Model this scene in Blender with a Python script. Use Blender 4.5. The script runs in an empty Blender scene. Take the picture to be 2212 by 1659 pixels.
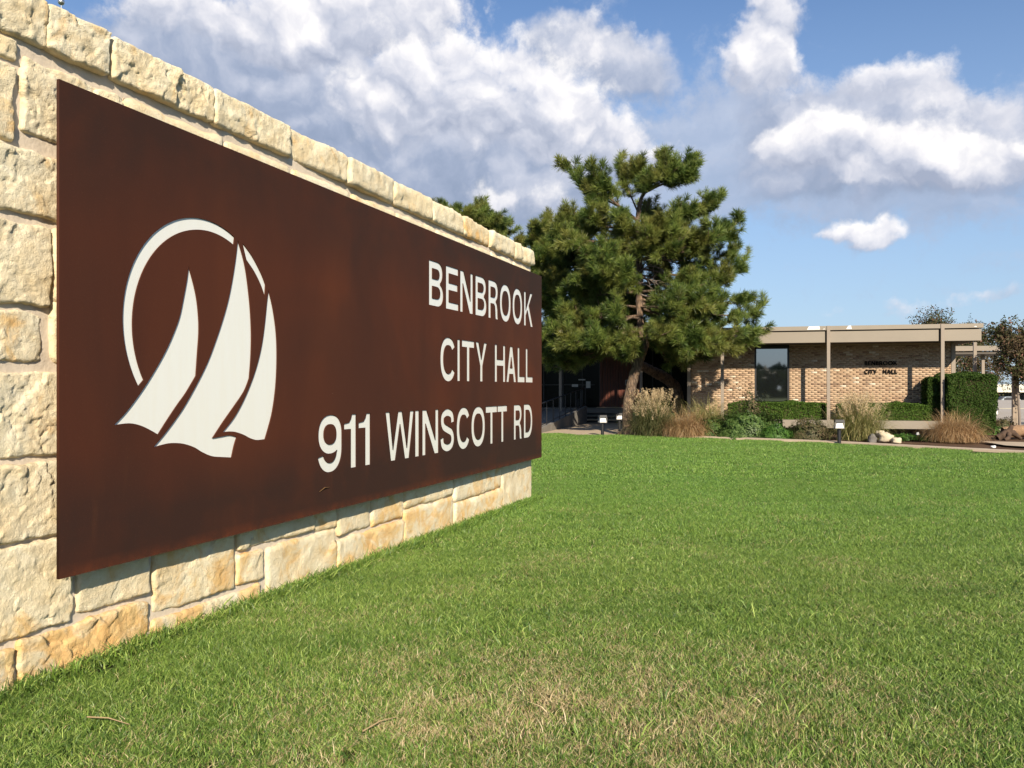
import bpy, math, random
import numpy as np
from mathutils import Vector, Matrix
R = math.radians
S = bpy.context.scene
C = S.collection
rng = np.random.RandomState(7)
random.seed(7)
F = 2110.0            # focal length of the lens in units of a 2600 wide frame
EYE = 1.5

# ------------------------------------------------------------------ camera
cam_d = bpy.data.cameras.new('camera')
cam = bpy.data.objects.new('camera', cam_d); C.objects.link(cam)
cam.location = (0, 0, EYE); cam.rotation_euler = (R(90), 0, 0)
cam_d.sensor_width = 36; cam_d.lens = 36 * F / 2600; cam_d.shift_y = 10 / 2600
cam_d.clip_start = 0.05; cam_d.clip_end = 3000
S.camera = cam
S.view_settings.view_transform = 'Standard'; S.view_settings.look = 'None'
S.view_settings.exposure = 0.62; S.view_settings.gamma = 1
S.cycles.max_bounces = 6; S.cycles.transparent_max_bounces = 6

# ------------------------------------------------------------------ sun
sun_vec = Vector((0.195, -1.083, 0.58)).normalized()      # towards the sun
sun_el = math.asin(sun_vec.z); sun_az = math.atan2(sun_vec.x, sun_vec.y)
sd = bpy.data.lights.new('sun', 'SUN'); sd.energy = 5.0; sd.angle = R(0.53); sd.color = (1, 0.88, 0.70)
so = bpy.data.objects.new('sun', sd); C.objects.link(so)
so.rotation_euler = (-sun_vec).to_track_quat('-Z', 'Y').to_euler()
so.location = (5, -20, 20)

# ------------------------------------------------------------------ world: sky and clouds
W = bpy.data.worlds.new('World'); S.world = W; W.use_nodes = True
nt = W.node_tree; nt.nodes.clear()

class NG:
    """tiny helper for building node trees"""
    def __init__(s, t): s.t = t; s.N = t.nodes; s.L = t.links
    def put(s, sock, v):
        if v is None: return
        if isinstance(v, bpy.types.NodeSocket): s.L.new(v, sock)
        else: sock.default_value = v
    def m(s, op, a, b=None, c=None, clamp=False):
        n = s.N.new('ShaderNodeMath'); n.operation = op; n.use_clamp = clamp
        for i, v in enumerate((a, b, c)):
            if v is not None: s.put(n.inputs[i], v)
        return n.outputs[0]
    def v(s, op, a, b=None, out=0):
        n = s.N.new('ShaderNodeVectorMath'); n.operation = op
        s.put(n.inputs[0], a)
        if b is not None:
            s.put(n.inputs[3] if op == 'SCALE' else n.inputs[1], b)
        return n.outputs[1] if op in ('DOT_PRODUCT', 'LENGTH') else n.outputs[0]
    def noise(s, vec, scale, detail=4, rough=0.5, dist=0.0, col=False, typ=None, lac=2.0):
        n = s.N.new('ShaderNodeTexNoise'); s.put(n.inputs['Vector'], vec)
        n.inputs['Scale'].default_value = scale; n.inputs['Detail'].default_value = detail
        n.inputs['Roughness'].default_value = rough; n.inputs['Distortion'].default_value = dist
        n.inputs['Lacunarity'].default_value = lac
        return n.outputs[1] if col else n.outputs[0]
    def ramp(s, f, stops, interp='LINEAR'):
        n = s.N.new('ShaderNodeValToRGB'); s.put(n.inputs[0], f); n.color_ramp.interpolation = interp
        e = n.color_ramp.elements
        while len(e) < len(stops): e.new(0.5)
        for el, (p, c) in zip(e, stops):
            el.position = p; el.color = (*c, 1) if isinstance(c, tuple) else (c, c, c, 1)
        return n.outputs[0]
    def mix(s, f, a, b, mode='MIX'):
        n = s.N.new('ShaderNodeMix'); n.data_type = 'RGBA'; n.blend_type = mode
        s.put(n.inputs[0], f)
        for sock, v in ((n.inputs[6], a), (n.inputs[7], b)):
            if isinstance(v, tuple): v = (*v, 1) if len(v) == 3 else v
            s.put(sock, v)
        return n.outputs[2]
    def rng(s, v, a, b, c=0.0, d=1.0, smooth=False):
        n = s.N.new('ShaderNodeMapRange'); n.interpolation_type = 'SMOOTHSTEP' if smooth else 'LINEAR'
        for i, x in enumerate((v, a, b, c, d)): s.put(n.inputs[i], x)
        return n.outputs[0]

g = NG(nt)
def px_ang(x, y):      # where in the sky (azimuth, elevation) the clouds stand
    return math.atan((x - 1106) / 1795), math.atan((838 - y) / math.hypot(1795, x - 1106))
tc = g.N.new('ShaderNodeTexCoord'); Dv = tc.outputs['Generated']
sep = g.N.new('ShaderNodeSeparateXYZ'); g.L.new(Dv, sep.inputs[0])
AZ = g.m('ARCTAN2', sep.outputs[0], sep.outputs[1]); EL = g.m('ARCSINE', sep.outputs[2])
cmb = g.N.new('ShaderNodeCombineXYZ'); g.L.new(AZ, cmb.inputs[0]); g.L.new(EL, cmb.inputs[1]); Q = cmb.outputs[0]
# noise shared by the layers
w1 = g.v('SUBTRACT', g.noise(Q, 8, 5, .6, col=True), (.5, .5, .5))
Qw = g.v('ADD', Q, g.v('SCALE', w1, .080))
fine = g.m('SUBTRACT', g.noise(Q, 42, 6, .68), .5)
def puff(off, sc, det=6):
    q_ = g.v('ADD', Qw, off)
    a = g.noise(q_, sc, 2, .45); b = g.noise(q_, sc * 2.4, det, .5)
    pa = g.m('ABSOLUTE', g.m('SUBTRACT', a, .5)); pb = g.m('ABSOLUTE', g.m('SUBTRACT', b, .5))
    return g.m('ADD', g.m('MULTIPLY', pa, 2.4), g.m('MULTIPLY', pb, 1.1))
# outside the frame the same kind of cloud carries on
out_a = g.rng(g.m('ABSOLUTE', AZ), .62, .80, smooth=True)
out_e = g.rng(EL, .47, .62, smooth=True)
outm = g.m('MULTIPLY', g.m('MAXIMUM', out_a, out_e), g.rng(EL, .05, .16, smooth=True))
def layer(base, blobs, offs, sc, namp, lo, hi, cols, gthr, heights=1.0, alpha=1.0, det=6, fn=.5):
    acc = None
    for (x, y, rx, ry, w) in blobs:
        a, e = px_ang(x, y)
        d = g.v('MULTIPLY', g.v('SUBTRACT', Qw, (a, e, -1)), (1795 / rx * .80, 1795 / ry * .80, 1))
        ex = g.m('MULTIPLY', g.m('POWER', 0.37, g.v('DOT_PRODUCT', d, d)), w * 2.7)
        t = g.v('SCALE', d, ex)
        acc = t if acc is None else g.v('ADD', acc, t)
    s_ = g.N.new('ShaderNodeSeparateXYZ'); g.L.new(acc, s_.inputs[0])
    gen = g.m('MULTIPLY', g.rng(g.noise(g.v('ADD', Q, offs), 3.0, 3, .5), gthr, gthr + .18), outm)
    Bs = g.m('ADD', g.m('MINIMUM', s_.outputs[2], 1.3), gen)
    hy = g.m('DIVIDE', s_.outputs[1], g.m('ADD', s_.outputs[2], .05))           # -1 base .. +1 top of its billow
    hx = g.m('DIVIDE', s_.outputs[0], g.m('ADD', s_.outputs[2], .05))
    p0 = puff(offs, sc, det); p1 = puff(tuple(o + k for o, k in zip(offs, (.006, .016, 0))), sc, det)
    nz = g.m('MULTIPLY', g.m('SUBTRACT', p0, .42), namp)
    D = g.m('ADD', g.m('MULTIPLY_ADD', fine, fn, Bs), g.m('MULTIPLY', nz, g.rng(Bs, 0, .4, .2, 1)))
    mask = g.rng(D, lo, hi, smooth=True)
    mask = g.m('MULTIPLY', mask, g.rng(Bs, .08, .22, 0, alpha))
    emb = g.m('MULTIPLY', g.m('SUBTRACT', p0, p1), 2.0)
    lit = g.m('ADD', g.m('MULTIPLY_ADD', hy, .36 * heights, .50), g.m('MULTIPLY', hx, .06))
    lit = g.m('ADD', lit, g.m('MULTIPLY', emb, .42))
    lit = g.m('ADD', lit, g.m('MULTIPLY', g.m('SUBTRACT', p0, .42), .25), clamp=True)
    c = g.ramp(lit, cols)
    return g.mix(mask, base, c)
sky = g.N.new('ShaderNodeTexSky'); sky.sky_type = 'NISHITA'; sky.sun_disc = False
sky.sun_elevation = sun_el; sky.sun_rotation = sun_az; sky.altitude = 200
sky.air_density = 1.0; sky.dust_density = 0.25; sky.ozone_density = 3.5
skc = g.v('MULTIPLY', sky.outputs[0], (.72, .80, .90))
hz = g.m('POWER', g.rng(EL, 0.0, .50, 1.0, 0.0), 1.15)
skc = g.mix(g.m('MULTIPLY', hz, .80), skc, (3.0, 3.85, 4.9))
U = 1 / .145
def cc(r_, g_, b_, k=.76):       # display colour -> radiance handed to the background
    l = lambda v: ((v / 255 + .055) / 1.055) ** 2.4
    return (l(r_) * k * 10, l(g_) * k * 10, l(b_) * k * 10)
veil = [(0, cc(146, 163, 190)), (.5, cc(170, 182, 205)), (1, cc(204, 210, 224))]
grey = [(0, cc(132, 148, 174)), (.35, cc(156, 168, 192)), (.65, cc(190, 196, 212)), (1, cc(232, 230, 234))]
whit = [(0, cc(158, 167, 188)), (.28, cc(190, 195, 210)), (.54, cc(222, 222, 229)), (.8, cc(248, 245, 244)), (1, cc(252, 249, 247))]
L0 = [(1560, 330, 160, 70, .4), (1450, 420, 120, 40, .35), (2120, 200, 160, 40, .3), (1640, 420, 200, 40, .3), (200, 60, 60, 30, .3), (2000, 590, 260, 26, .35), (520, 160, 260, 120, .75), (800, 330, 270, 110, .8), (1050, 380, 300, 70, .8), (1300, 230, 230, 120, .45), (1380, 400, 170, 60, .5), (1650, 260, 120, 90, .55), (1480, 230, 120, 60, .3),
      (1800, 330, 200, 90, .6), (2000, 430, 260, 50, .8), (1150, 480, 180, 50, .6), (2100, 330, 180, 90, .6), (1860, 520, 150, 30, .4), (2000, 650, 230, 22, .3), (1300, 20, 60, 25, .35), (380, 190, 120, 60, .4)]
L1 = [(360, 70, 150, 90, .9), (520, 150, 170, 90, .9), (680, 130, 170, 110, 1.), (740, 270, 190, 80, 1.), (490, 230, 60, 25, .6), (600, 270, 60, 30, .6), (900, 330, 230, 80, 1.), (1080, 330, 220, 80, 1.), (1290, 350, 170, 55, .8), (960, 400, 220, 40, .6),
      (1190, 80, 90, 45, .9), (1290, 110, 100, 55, .8), (1400, 120, 65, 65, .8), (560, 230, 70, 40, .7), (1640, 150, 60, 80, .8), (1730, 270, 110, 50, .8), (1900, 260, 150, 55, .9), (2060, 280, 120, 60, .9), (1830, 350, 200, 55, .8), (2030, 390, 190, 40, .8),
      (2180, 260, 60, 35, .7), (1190, 470, 70, 24, .5)]
L2 = [(860, 15, 150, 80, 1.3), (720, 30, 110, 60, 1.), (600, 60, 90, 50, .8), (440, 50, 100, 50, .9), (310, 30, 80, 40, .8)]
L3 = [(930, 160, 130, 85, 1.2), (1060, 170, 110, 75, 1.1), (1170, 230, 130, 75, 1.1), (1290, 290, 120, 55, 1.), (1380, 330, 60, 30, .7), (830, 250, 110, 60, .8), (1270, 70, 50, 38, .8), (1390, 85, 50, 45, .8), (1640, 15, 48, 45, 1.1), (1655, 80, 45, 50, 1.1),
      (1620, 130, 50, 40, .9), (1700, 185, 50, 32, .9), (1880, 185, 75, 35, .9), (1990, 185, 85, 42, .9), (2140, 225, 60, 25, .8), (1700, 300, 70, 40, .8), (1800, 325, 100, 38, 1.), (1900, 355, 110, 38, 1.), (2020, 345, 110, 45, 1.), (2110, 355, 70, 32, .9), (2200, 300, 45, 26, .9),
      (1100, 440, 75, 32, .9), (1050, 430, 40, 25, .7), (1865, 503, 62, 24, 1.), (1925, 525, 50, 17, .8), (1790, 515, 45, 14, .5), (1938, 664, 26, 12, .8), (1862, 674, 34, 12, .55), (1795, 668, 30, 12, .5), (2160, 655, 50, 16, .9), (2040, 652, 50, 9, .4)]
c0 = layer(skc, L0, (3, 1, 0), 6, .75, .12, 1.0, veil, .50, .6, .85, 5, 1.3)
c1 = layer(c0, L1, (7, 2, 0), 7, 1.0, .26, .92, grey, .52)
c2 = layer(c1, L2, (1, 5, 0), 9, .9, .30, .82, whit, .56, det=8, fn=.8)
c3 = layer(c2, L3, (5, 8, 0), 10, 1.1, .20, .92, whit, .58, alpha=.94, det=8, fn=1.0)
near_h = g.rng(EL, .0, .16, .45, 1.0, smooth=True)
final = g.mix(near_h, skc, c3)
bg = g.N.new('ShaderNodeBackground'); bg.inputs[1].default_value = 0.10
g.L.new(final, bg.inputs[0])
wo = g.N.new('ShaderNodeOutputWorld'); g.L.new(bg.outputs[0], wo.inputs[0])
W.cycles.sampling_method = 'MANUAL'; W.cycles.sample_map_resolution = 256

# ------------------------------------------------------------------ object helpers
def tag(o, label=None, cat=None, group=None, kind=None):
    if label: o['label'] = label
    if cat: o['category'] = cat
    if group: o['group'] = group
    if kind: o['kind'] = kind
    return o
def empty(name, loc=(0, 0, 0), rz=0.0, **k):
    o = bpy.data.objects.new(name, None); C.objects.link(o); o.location = loc; o.rotation_euler = (0, 0, rz)
    return tag(o, **k)
def link(name, me, mat, parent=None):
    if mat is not None and not me.materials: me.materials.append(mat)
    o = bpy.data.objects.new(name, me); C.objects.link(o)
    if parent: o.parent = parent
    return o
def fast_mesh(name, V, Fc, attrs=None, smooth=False):
    """V (n,3), Fc (m,k) arrays"""
    V = np.asarray(V, np.float32); Fc = np.asarray(Fc, np.int32)
    me = bpy.data.meshes.new(name)
    me.vertices.add(len(V)); me.vertices.foreach_set('co', V.ravel())
    m, k = Fc.shape
    me.loops.add(m * k); me.loops.foreach_set('vertex_index', Fc.ravel())
    me.polygons.add(m); me.polygons.foreach_set('loop_start', np.arange(m, dtype=np.int32) * k)
    me.update(calc_edges=True)
    if smooth: me.polygons.foreach_set('use_smooth', np.ones(m, bool))
    for an, (typ, arr) in (attrs or {}).items():
        a = me.attributes.new(an, typ, 'POINT')
        a.data.foreach_set('vector' if typ == 'FLOAT_VECTOR' else ('color' if typ == 'FLOAT_COLOR' else 'value'), np.asarray(arr, np.float32 if typ != 'INT' else np.int32).ravel())
    me.validate()
    return me
class MB:
    def __init__(s): s.v = []; s.f = []
    def box(s, x0, x1, y0, y1, z0, z1):
        b = len(s.v)
        s.v += [(x0, y0, z0), (x1, y0, z0), (x1, y1, z0), (x0, y1, z0), (x0, y0, z1), (x1, y0, z1), (x1, y1, z1), (x0, y1, z1)]
        s.f += [[b + i for i in q] for q in ((0, 3, 2, 1), (4, 5, 6, 7), (0, 1, 5, 4), (1, 2, 6, 5), (2, 3, 7, 6), (3, 0, 4, 7))]; return s
    def hexa(s, p):
        b = len(s.v); s.v += [tuple(q) for q in p]
        s.f += [[b + i for i in q] for q in ((0, 3, 2, 1), (4, 5, 6, 7), (0, 1, 5, 4), (1, 2, 6, 5), (2, 3, 7, 6), (3, 0, 4, 7))]; return s
    def quad(s, *p):
        b = len(s.v); s.v += [tuple(q) for q in p]; s.f.append(list(range(b, b + len(p)))); return s
    def tube(s, pts, rad, n=10, cap=True):
        pts = [Vector(p) for p in pts]; b = len(s.v)
        if not hasattr(rad, '__len__'): rad = [rad] * len(pts)
        for i, p in enumerate(pts):
            t = (pts[min(i + 1, len(pts) - 1)] - pts[max(i - 1, 0)]).normalized()
            u = t.cross(Vector((0, 0, 1)) if abs(t.z) < .95 else Vector((1, 0, 0))).normalized(); w = u.cross(t)
            for k in range(n):
                a = 2 * math.pi * k / n
                s.v.append(tuple(p + (u * math.cos(a) + w * math.sin(a)) * rad[i]))
        for i in range(len(pts) - 1):
            for k in range(n):
                a0 = b + i * n + k; a1 = b + i * n + (k + 1) % n
                s.f.append([a0, a1, a1 + n, a0 + n])
        if cap:
            s.f.append([b + k for k in range(n)][::-1]); s.f.append([b + (len(pts) - 1) * n + k for k in range(n)])
        return s
    def mesh(s, name):
        me = bpy.data.meshes.new(name); me.from_pydata(s.v, [], s.f); me.update(); return me
    def build(s, name, mat, parent=None, bevel=0.0, smooth=False):
        me = s.mesh(name)
        if smooth:
            for p in me.polygons: p.use_smooth = True
        o = link(name, me, mat, parent)
        if bevel:
            md = o.modifiers.new('bevel', 'BEVEL'); md.width = bevel; md.segments = 2; md.limit_method = 'ANGLE'
        return o

# numpy value noise
def _h(ix, iy, iz, seed):
    n = (ix * 374761393 + iy * 668265263 + iz * 2147483647 + seed * 1274126177) & 0xffffffff
    n = ((n ^ (n >> 13)) * 1274126177) & 0xffffffff
    n = ((n ^ (n >> 16)) * 2246822519) & 0xffffffff
    return ((n ^ (n >> 15)) & 0xffffff) / float(0xffffff)
def vnoise(x, y, z, seed=0):
    x, y, z = np.broadcast_arrays(np.asarray(x, float), np.asarray(y, float), np.asarray(z, float))
    ix, iy, iz = (np.floor(a).astype(np.int64) for a in (x, y, z))
    fx, fy, fz = x - ix, y - iy, z - iz
    fx, fy, fz = (a * a * a * (a * (a * 6 - 15) + 10) for a in (fx, fy, fz))
    r = 0
    for dx in (0, 1):
        for dy in (0, 1):
            for dz in (0, 1):
                w = (fx if dx else 1 - fx) * (fy if dy else 1 - fy) * (fz if dz else 1 - fz)
                r = r + w * _h(ix + dx, iy + dy, iz + dz, seed)
    return r * 2 - 1
def fbm(x, y, z, o=4, seed=0, gain=.5):
    a = 1; r = 0; t = 0
    for i in range(o):
        r = r + a * vnoise(x * 2 ** i + 13.1 * i, y * 2 ** i + 7.7 * i, z * 2 ** i, seed + i); t += a; a *= gain
    return r / t

# ------------------------------------------------------------------ materials
def mat(name):
    m = bpy.data.materials.new(name); m.use_nodes = True
    n = NG(m.node_tree); b = m.node_tree.nodes['Principled BSDF']
    return m, n, b
def plain(name, col, rough=.6, var=.12, scale=6, bump=0.0, metal=0.0, spec=.5, bscale=60):
    m, n, b = mat(name)
    tcn = n.N.new('ShaderNodeTexCoord').outputs['Object']
    f = n.noise(tcn, scale, 6, .6)
    lo = tuple(c * (1 - var) for c in col); hi = tuple(min(1, c * (1 + var)) for c in col)
    n.L.new(n.ramp(f, [(.3, lo), (.7, hi)]), b.inputs['Base Color'])
    b.inputs['Roughness'].default_value = rough; b.inputs['Metallic'].default_value = metal
    b.inputs['Specular IOR Level'].default_value = spec
    if bump:
        bp = n.N.new('ShaderNodeBump'); bp.inputs['Strength'].default_value = bump; bp.inputs['Distance'].default_value = .01
        n.L.new(n.noise(tcn, bscale, 6, .65), bp.inputs['Height']); n.L.new(bp.outputs[0], b.inputs['Normal'])
    return m
def attr(n, name, typ='GEOMETRY'):
    a = n.N.new('ShaderNodeAttribute'); a.attribute_name = name; a.attribute_type = typ; return a

def stone_mat():
    m, n, b = mat('limestone')
    tcn = n.N.new('ShaderNodeNewGeometry'); P = tcn.outputs['Position']
    oi = n.N.new('ShaderNodeObjectInfo')
    P2 = n.v('ADD', P, n.v('SCALE', n.mix(oi.outputs['Random'], (0, 0, 0), (1, 1, 1)), 37.0))
    base = n.ramp(n.noise(P2, 5, 8, .65, .6), [(.22, (.52, .41, .25)), (.40, (.67, .575, .41)), (.60, (.73, .67, .53)), (.85, (.80, .765, .68))])
    # ochre iron stain patches, stronger on some stones and near the soil
    sz = n.N.new('ShaderNodeSeparateXYZ'); n.L.new(P, sz.inputs[0])
    low = n.rng(sz.outputs[2], .75, .05, 0, .17)
    st = n.m('ADD', n.noise(P2, 3.0, 6, .62, 1.2), low)
    st = n.m('ADD', st, n.m('MULTIPLY', n.m('SUBTRACT', oi.outputs['Random'], .5), .16))
    stm = n.rng(st, .54, .76, 0, .80, smooth=True)
    c = n.mix(stm, base, n.ramp(n.noise(P2, 11, 5, .6), [(.3, (.60, .33, .10)), (.7, (.74, .52, .23))]))
    tint = n.ramp(oi.outputs['Random'], [(0, (.86, .84, .80)), (.35, (1, .96, .86)), (.7, (.95, .97, .98)), (1, (1.0, .9, .72))])
    c = n.mix(.6, c, tint, 'MULTIPLY')
    c = n.mix(1.0, c, (1.12, 1.10, 1.04), 'MULTIPLY')
    # grey lichen film and small dark pits
    gr = n.rng(n.noise(P2, 9, 10, .75), .56, .72, 0, .55)
    hi = n.rng(sz.outputs[2], 2.9, 3.3, 0, 1)
    c = n.mix(n.m('MULTIPLY', gr, n.m('MULTIPLY_ADD', hi, .8, .2)), c, (.36, .34, .27))
    pit = n.rng(n.noise(P2, 60, 6, .75), .64, .72, 0, .6)
    c = n.mix(pit, c, (.26, .18, .10))
    n.L.new(c, b.inputs['Base Color']); b.inputs['Roughness'].default_value = .92; b.inputs['Specular IOR Level'].default_value = .15
    bp = n.N.new('ShaderNodeBump'); bp.inputs['Strength'].default_value = .9; bp.inputs['Distance'].default_value = .016
    h = n.m('ADD', n.noise(P2, 34, 10, .74, .2), n.m('MULTIPLY', n.noise(P2, 130, 4, .6), .35))
    n.L.new(h, bp.inputs['Height']); n.L.new(bp.outputs[0], b.inputs['Normal'])
    return m
M_stone = stone_mat()
M_mortar = plain('mortar', (.60, .51, .40), .95, .10, 7, .5, bscale=40)

def rust_mat():
    m, n, b = mat('weathered_steel')
    P = n.N.new('ShaderNodeTexCoord').outputs['Object']
    sx = n.N.new('ShaderNodeSeparateXYZ'); n.L.new(P, sx.inputs[0]); X, Z = sx.outputs[0], sx.outputs[2]
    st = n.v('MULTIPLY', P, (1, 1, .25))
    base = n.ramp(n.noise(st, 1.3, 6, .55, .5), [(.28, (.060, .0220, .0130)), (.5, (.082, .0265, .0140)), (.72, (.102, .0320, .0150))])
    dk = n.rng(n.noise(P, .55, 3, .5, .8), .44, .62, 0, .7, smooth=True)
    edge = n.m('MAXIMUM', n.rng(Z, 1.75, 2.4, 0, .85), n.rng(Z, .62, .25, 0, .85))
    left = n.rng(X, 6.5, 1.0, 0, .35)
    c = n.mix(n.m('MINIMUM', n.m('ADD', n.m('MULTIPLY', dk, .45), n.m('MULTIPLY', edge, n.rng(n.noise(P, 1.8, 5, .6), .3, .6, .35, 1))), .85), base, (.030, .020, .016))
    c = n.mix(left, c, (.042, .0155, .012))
    # runs below the lettering
    rn = n.noise(n.v('MULTIPLY', P, (5, 1, .7)), 1.5, 6, .65)
    c = n.mix(n.m('MULTIPLY', n.rng(rn, .60, .80, 0, .18), n.rng(Z, .75, .35, 0, 1)), c, (.13, .050, .022))
    # bright rust line along the lower edge
    ln = n.m('MULTIPLY', n.rng(Z, .07, .0, 0, 1), n.rng(n.noise(P, 9, 6, .7), .35, .65, .05, .5))
    c = n.mix(ln, c, (.16, .042, .016))
    sp_ = n.rng(n.noise(P, 90, 5, .75), .58, .74, 0, .35)
    c = n.mix(sp_, c, (.16, .065, .035))
    pale = n.rng(n.noise(P, 38, 2, .5), .79, .83, 0, .6)
    c = n.mix(pale, c, (.33, .22, .15))
    n.L.new(c, b.inputs['Base Color']); b.inputs['Roughness'].default_value = .7; b.inputs['Specular IOR Level'].default_value = .08
    bp = n.N.new('ShaderNodeBump'); bp.inputs['Strength'].default_value = .25; bp.inputs['Distance'].default_value = .003
    n.L.new(n.noise(P, 110, 5, .7), bp.inputs['Height']); n.L.new(bp.outputs[0], b.inputs['Normal'])
    return m
M_rust = rust_mat()
def acrylic_mat():
    m, n, b = mat('white_acrylic')
    P = n.N.new('ShaderNodeTexCoord').outputs['Object']
    c = n.ramp(n.noise(n.v('MULTIPLY', P, (12, 1, 1.2)), 1.6, 4, .6), [(.42, (.72, .73, .69)), (.72, (.71, .71, .655))])
    st = n.rng(n.noise(n.v('MULTIPLY', P, (30, 1, 2.0)), 1.2, 3, .5), .76, .84, 0, .5)
    c = n.mix(st, c, (.72, .50, .26))
    n.L.new(c, b.inputs['Base Color']); b.inputs['Roughness'].default_value = .22
    return m
M_acr = acrylic_mat()
M_steel = plain('frame_steel', (.05, .03, .025), .7)

def grass_mat(name, straw=1.0):
    m, n, b = mat(name)
    P = n.N.new('ShaderNodeNewGeometry').outputs['Position']
    r = attr(n, 'rnd').outputs['Fac']; hgt = attr(n, 'hgt').outputs['Fac']
    grn = n.ramp(r, [(0, (.020, .050, .010)), (.35, (.072, .145, .022)), (.65, (.165, .275, .042)), (1, (.46, .55, .15))])
    sy = n.N.new('ShaderNodeSeparateXYZ'); n.L.new(P, sy.inputs[0])
    far = n.rng(sy.outputs[1], 5.5, 12, 0, 1, smooth=True)
    lush = n.ramp(r, [(0, (.024, .072, .012)), (.45, (.096, .220, .032)), (1, (.30, .47, .09))])
    grn = n.mix(n.m('MULTIPLY', far, .8), grn, lush)
    big = n.noise(P, .55, 3, .5)
    grn = n.mix(n.rng(big, .35, .65, 0, .7), grn, n.mix(.4, grn, (.17, .26, .04)))
    dk = n.noise(n.v('MULTIPLY', P, (.6, 1.6, 1)), .9, 4, .6)
    grn = n.mix(n.rng(dk, .46, .66, 0, .5), grn, n.mix(.55, grn, (.035, .085, .018)))
    # dry patches
    dry = n.noise(P, 1.15, 5, .65, .6)
    cx = n.v('LENGTH', n.v('MULTIPLY', n.v('SUBTRACT', P, (.35, 3.7, 0)), (.85, 1.1, 0)))
    d = n.m('ADD', n.rng(dry, .50, .78, 0.015, .30), n.m('MULTIPLY', n.rng(cx, .1, 1.6, .75, 0), n.rng(n.noise(P, 3.5, 4, .65), .38, .62, .25, 1)))
    d = n.m('MULTIPLY', d, n.rng(sy.outputs[1], 6, 13, 1.0, .30))
    r2 = attr(n, 'rn2').outputs['Fac']
    isdry = n.m('LESS_THAN', r2, d)
    drc = n.ramp(r, [(0, (.30, .21, .10)), (.6, (.52, .40, .22)), (1, (.68, .56, .36))])
    c = n.mix(isdry, grn, drc)
    c = n.mix(.05, c, (.12, .26, .03))
    n.L.new(c, b.inputs['Base Color']); b.inputs['Roughness'].default_value = .45; b.inputs['Specular IOR Level'].default_value = .4
    tr = n.N.new('ShaderNodeBsdfTranslucent'); n.L.new(n.mix(.5, c, (.14, .22, .03)), tr.inputs[0])
    mx = n.N.new('ShaderNodeMixShader'); mx.inputs[0].default_value = .13
    n.L.new(b.outputs[0], mx.inputs[1]); n.L.new(tr.outputs[0], mx.inputs[2])
    n.L.new(mx.outputs[0], n.N['Material Output'].inputs[0])
    return m
M_grass = grass_mat('grass_blades')
def leaf_mat(name, stops, transl=.25, rough=.5, nscale=1.2, alt=None, altamt=.5, spec=.3):
    m, n, b = mat(name)
    P = n.N.new('ShaderNodeNewGeometry').outputs['Position']
    r = attr(n, 'rnd').outputs['Fac']
    c = n.ramp(r, stops)
    if alt: c = n.mix(n.rng(n.noise(P, nscale, 4, .6), .45, .68, 0, altamt), c, alt)
    n.L.new(c, b.inputs['Base Color']); b.inputs['Roughness'].default_value = rough; b.inputs['Specular IOR Level'].default_value = spec
    tr = n.N.new('ShaderNodeBsdfTranslucent'); n.L.new(c, tr.inputs[0])
    mx = n.N.new('ShaderNodeMixShader'); mx.inputs[0].default_value = transl
    n.L.new(b.outputs[0], mx.inputs[1]); n.L.new(tr.outputs[0], mx.inputs[2])
    n.L.new(mx.outputs[0], n.N['Material Output'].inputs[0])
    return m
M_pine = leaf_mat('pine_needles', [(0, (.026, .050, .012)), (.35, (.070, .115, .024)), (.75, (.17, .225, .046)), (.93, (.30, .33, .09)), (1, (.38, .27, .10))], .2, .45, 1.0, (.25, .20, .05), .5)
M_hedge = leaf_mat('hedge_leaves', [(0, (.022, .045, .008)), (.5, (.038, .075, .013)), (1, (.065, .105, .020))], .15, .65, spec=.12)
M_hedge2 = leaf_mat('low_hedge_leaves', [(0, (.030, .065, .010)), (.5, (.06, .115, .017)), (1, (.11, .18, .03))], .2, .6, spec=.12)
M_shrub = leaf_mat('shrub_leaves', [(0, (.03, .065, .012)), (.5, (.065, .12, .025)), (1, (.13, .19, .055))], .2, .5)
M_brush = leaf_mat('brown_shrub_leaves', [(0, (.05, .05, .02)), (.5, (.10, .085, .04)), (1, (.17, .12, .07))], .15, .6, 2, (.04, .075, .015), .8)
M_myrtle = leaf_mat('myrtle_leaves', [(0, (.022, .036, .010)), (.5, (.050, .065, .018)), (.82, (.095, .085, .035)), (.94, (.17, .085, .055)), (1, (.32, .16, .13))], .2, .7, .8, (.12, .05, .04), .5)
M_straw = leaf_mat('dry_ornamental_grass', [(0, (.24, .13, .055)), (.5, (.46, .29, .14)), (1, (.68, .50, .29))], .35, .6, 1.5, (.22, .22, .07), .2)
M_greenstraw = leaf_mat('green_ornamental_grass', [(0, (.11, .14, .04)), (.5, (.30, .30, .10)), (1, (.60, .50, .24))], .25, .6)
M_reed = leaf_mat('reed_blades', [(0, (.05, .07, .025)), (.5, (.12, .13, .05)), (1, (.30, .27, .12))], .25, .6)
M_plume = leaf_mat('seed_plumes', [(0, (.50, .37, .21)), (1, (.76, .62, .40))], .35, .8)
M_weed = leaf_mat('weed_leaves', [(0, (.025, .07, .012)), (1, (.09, .19, .03))], .25, .5)
M_farleaf = leaf_mat('far_leaves', [(0, (.012, .025, .008)), (1, (.035, .06, .016))], .1, .7)

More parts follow.
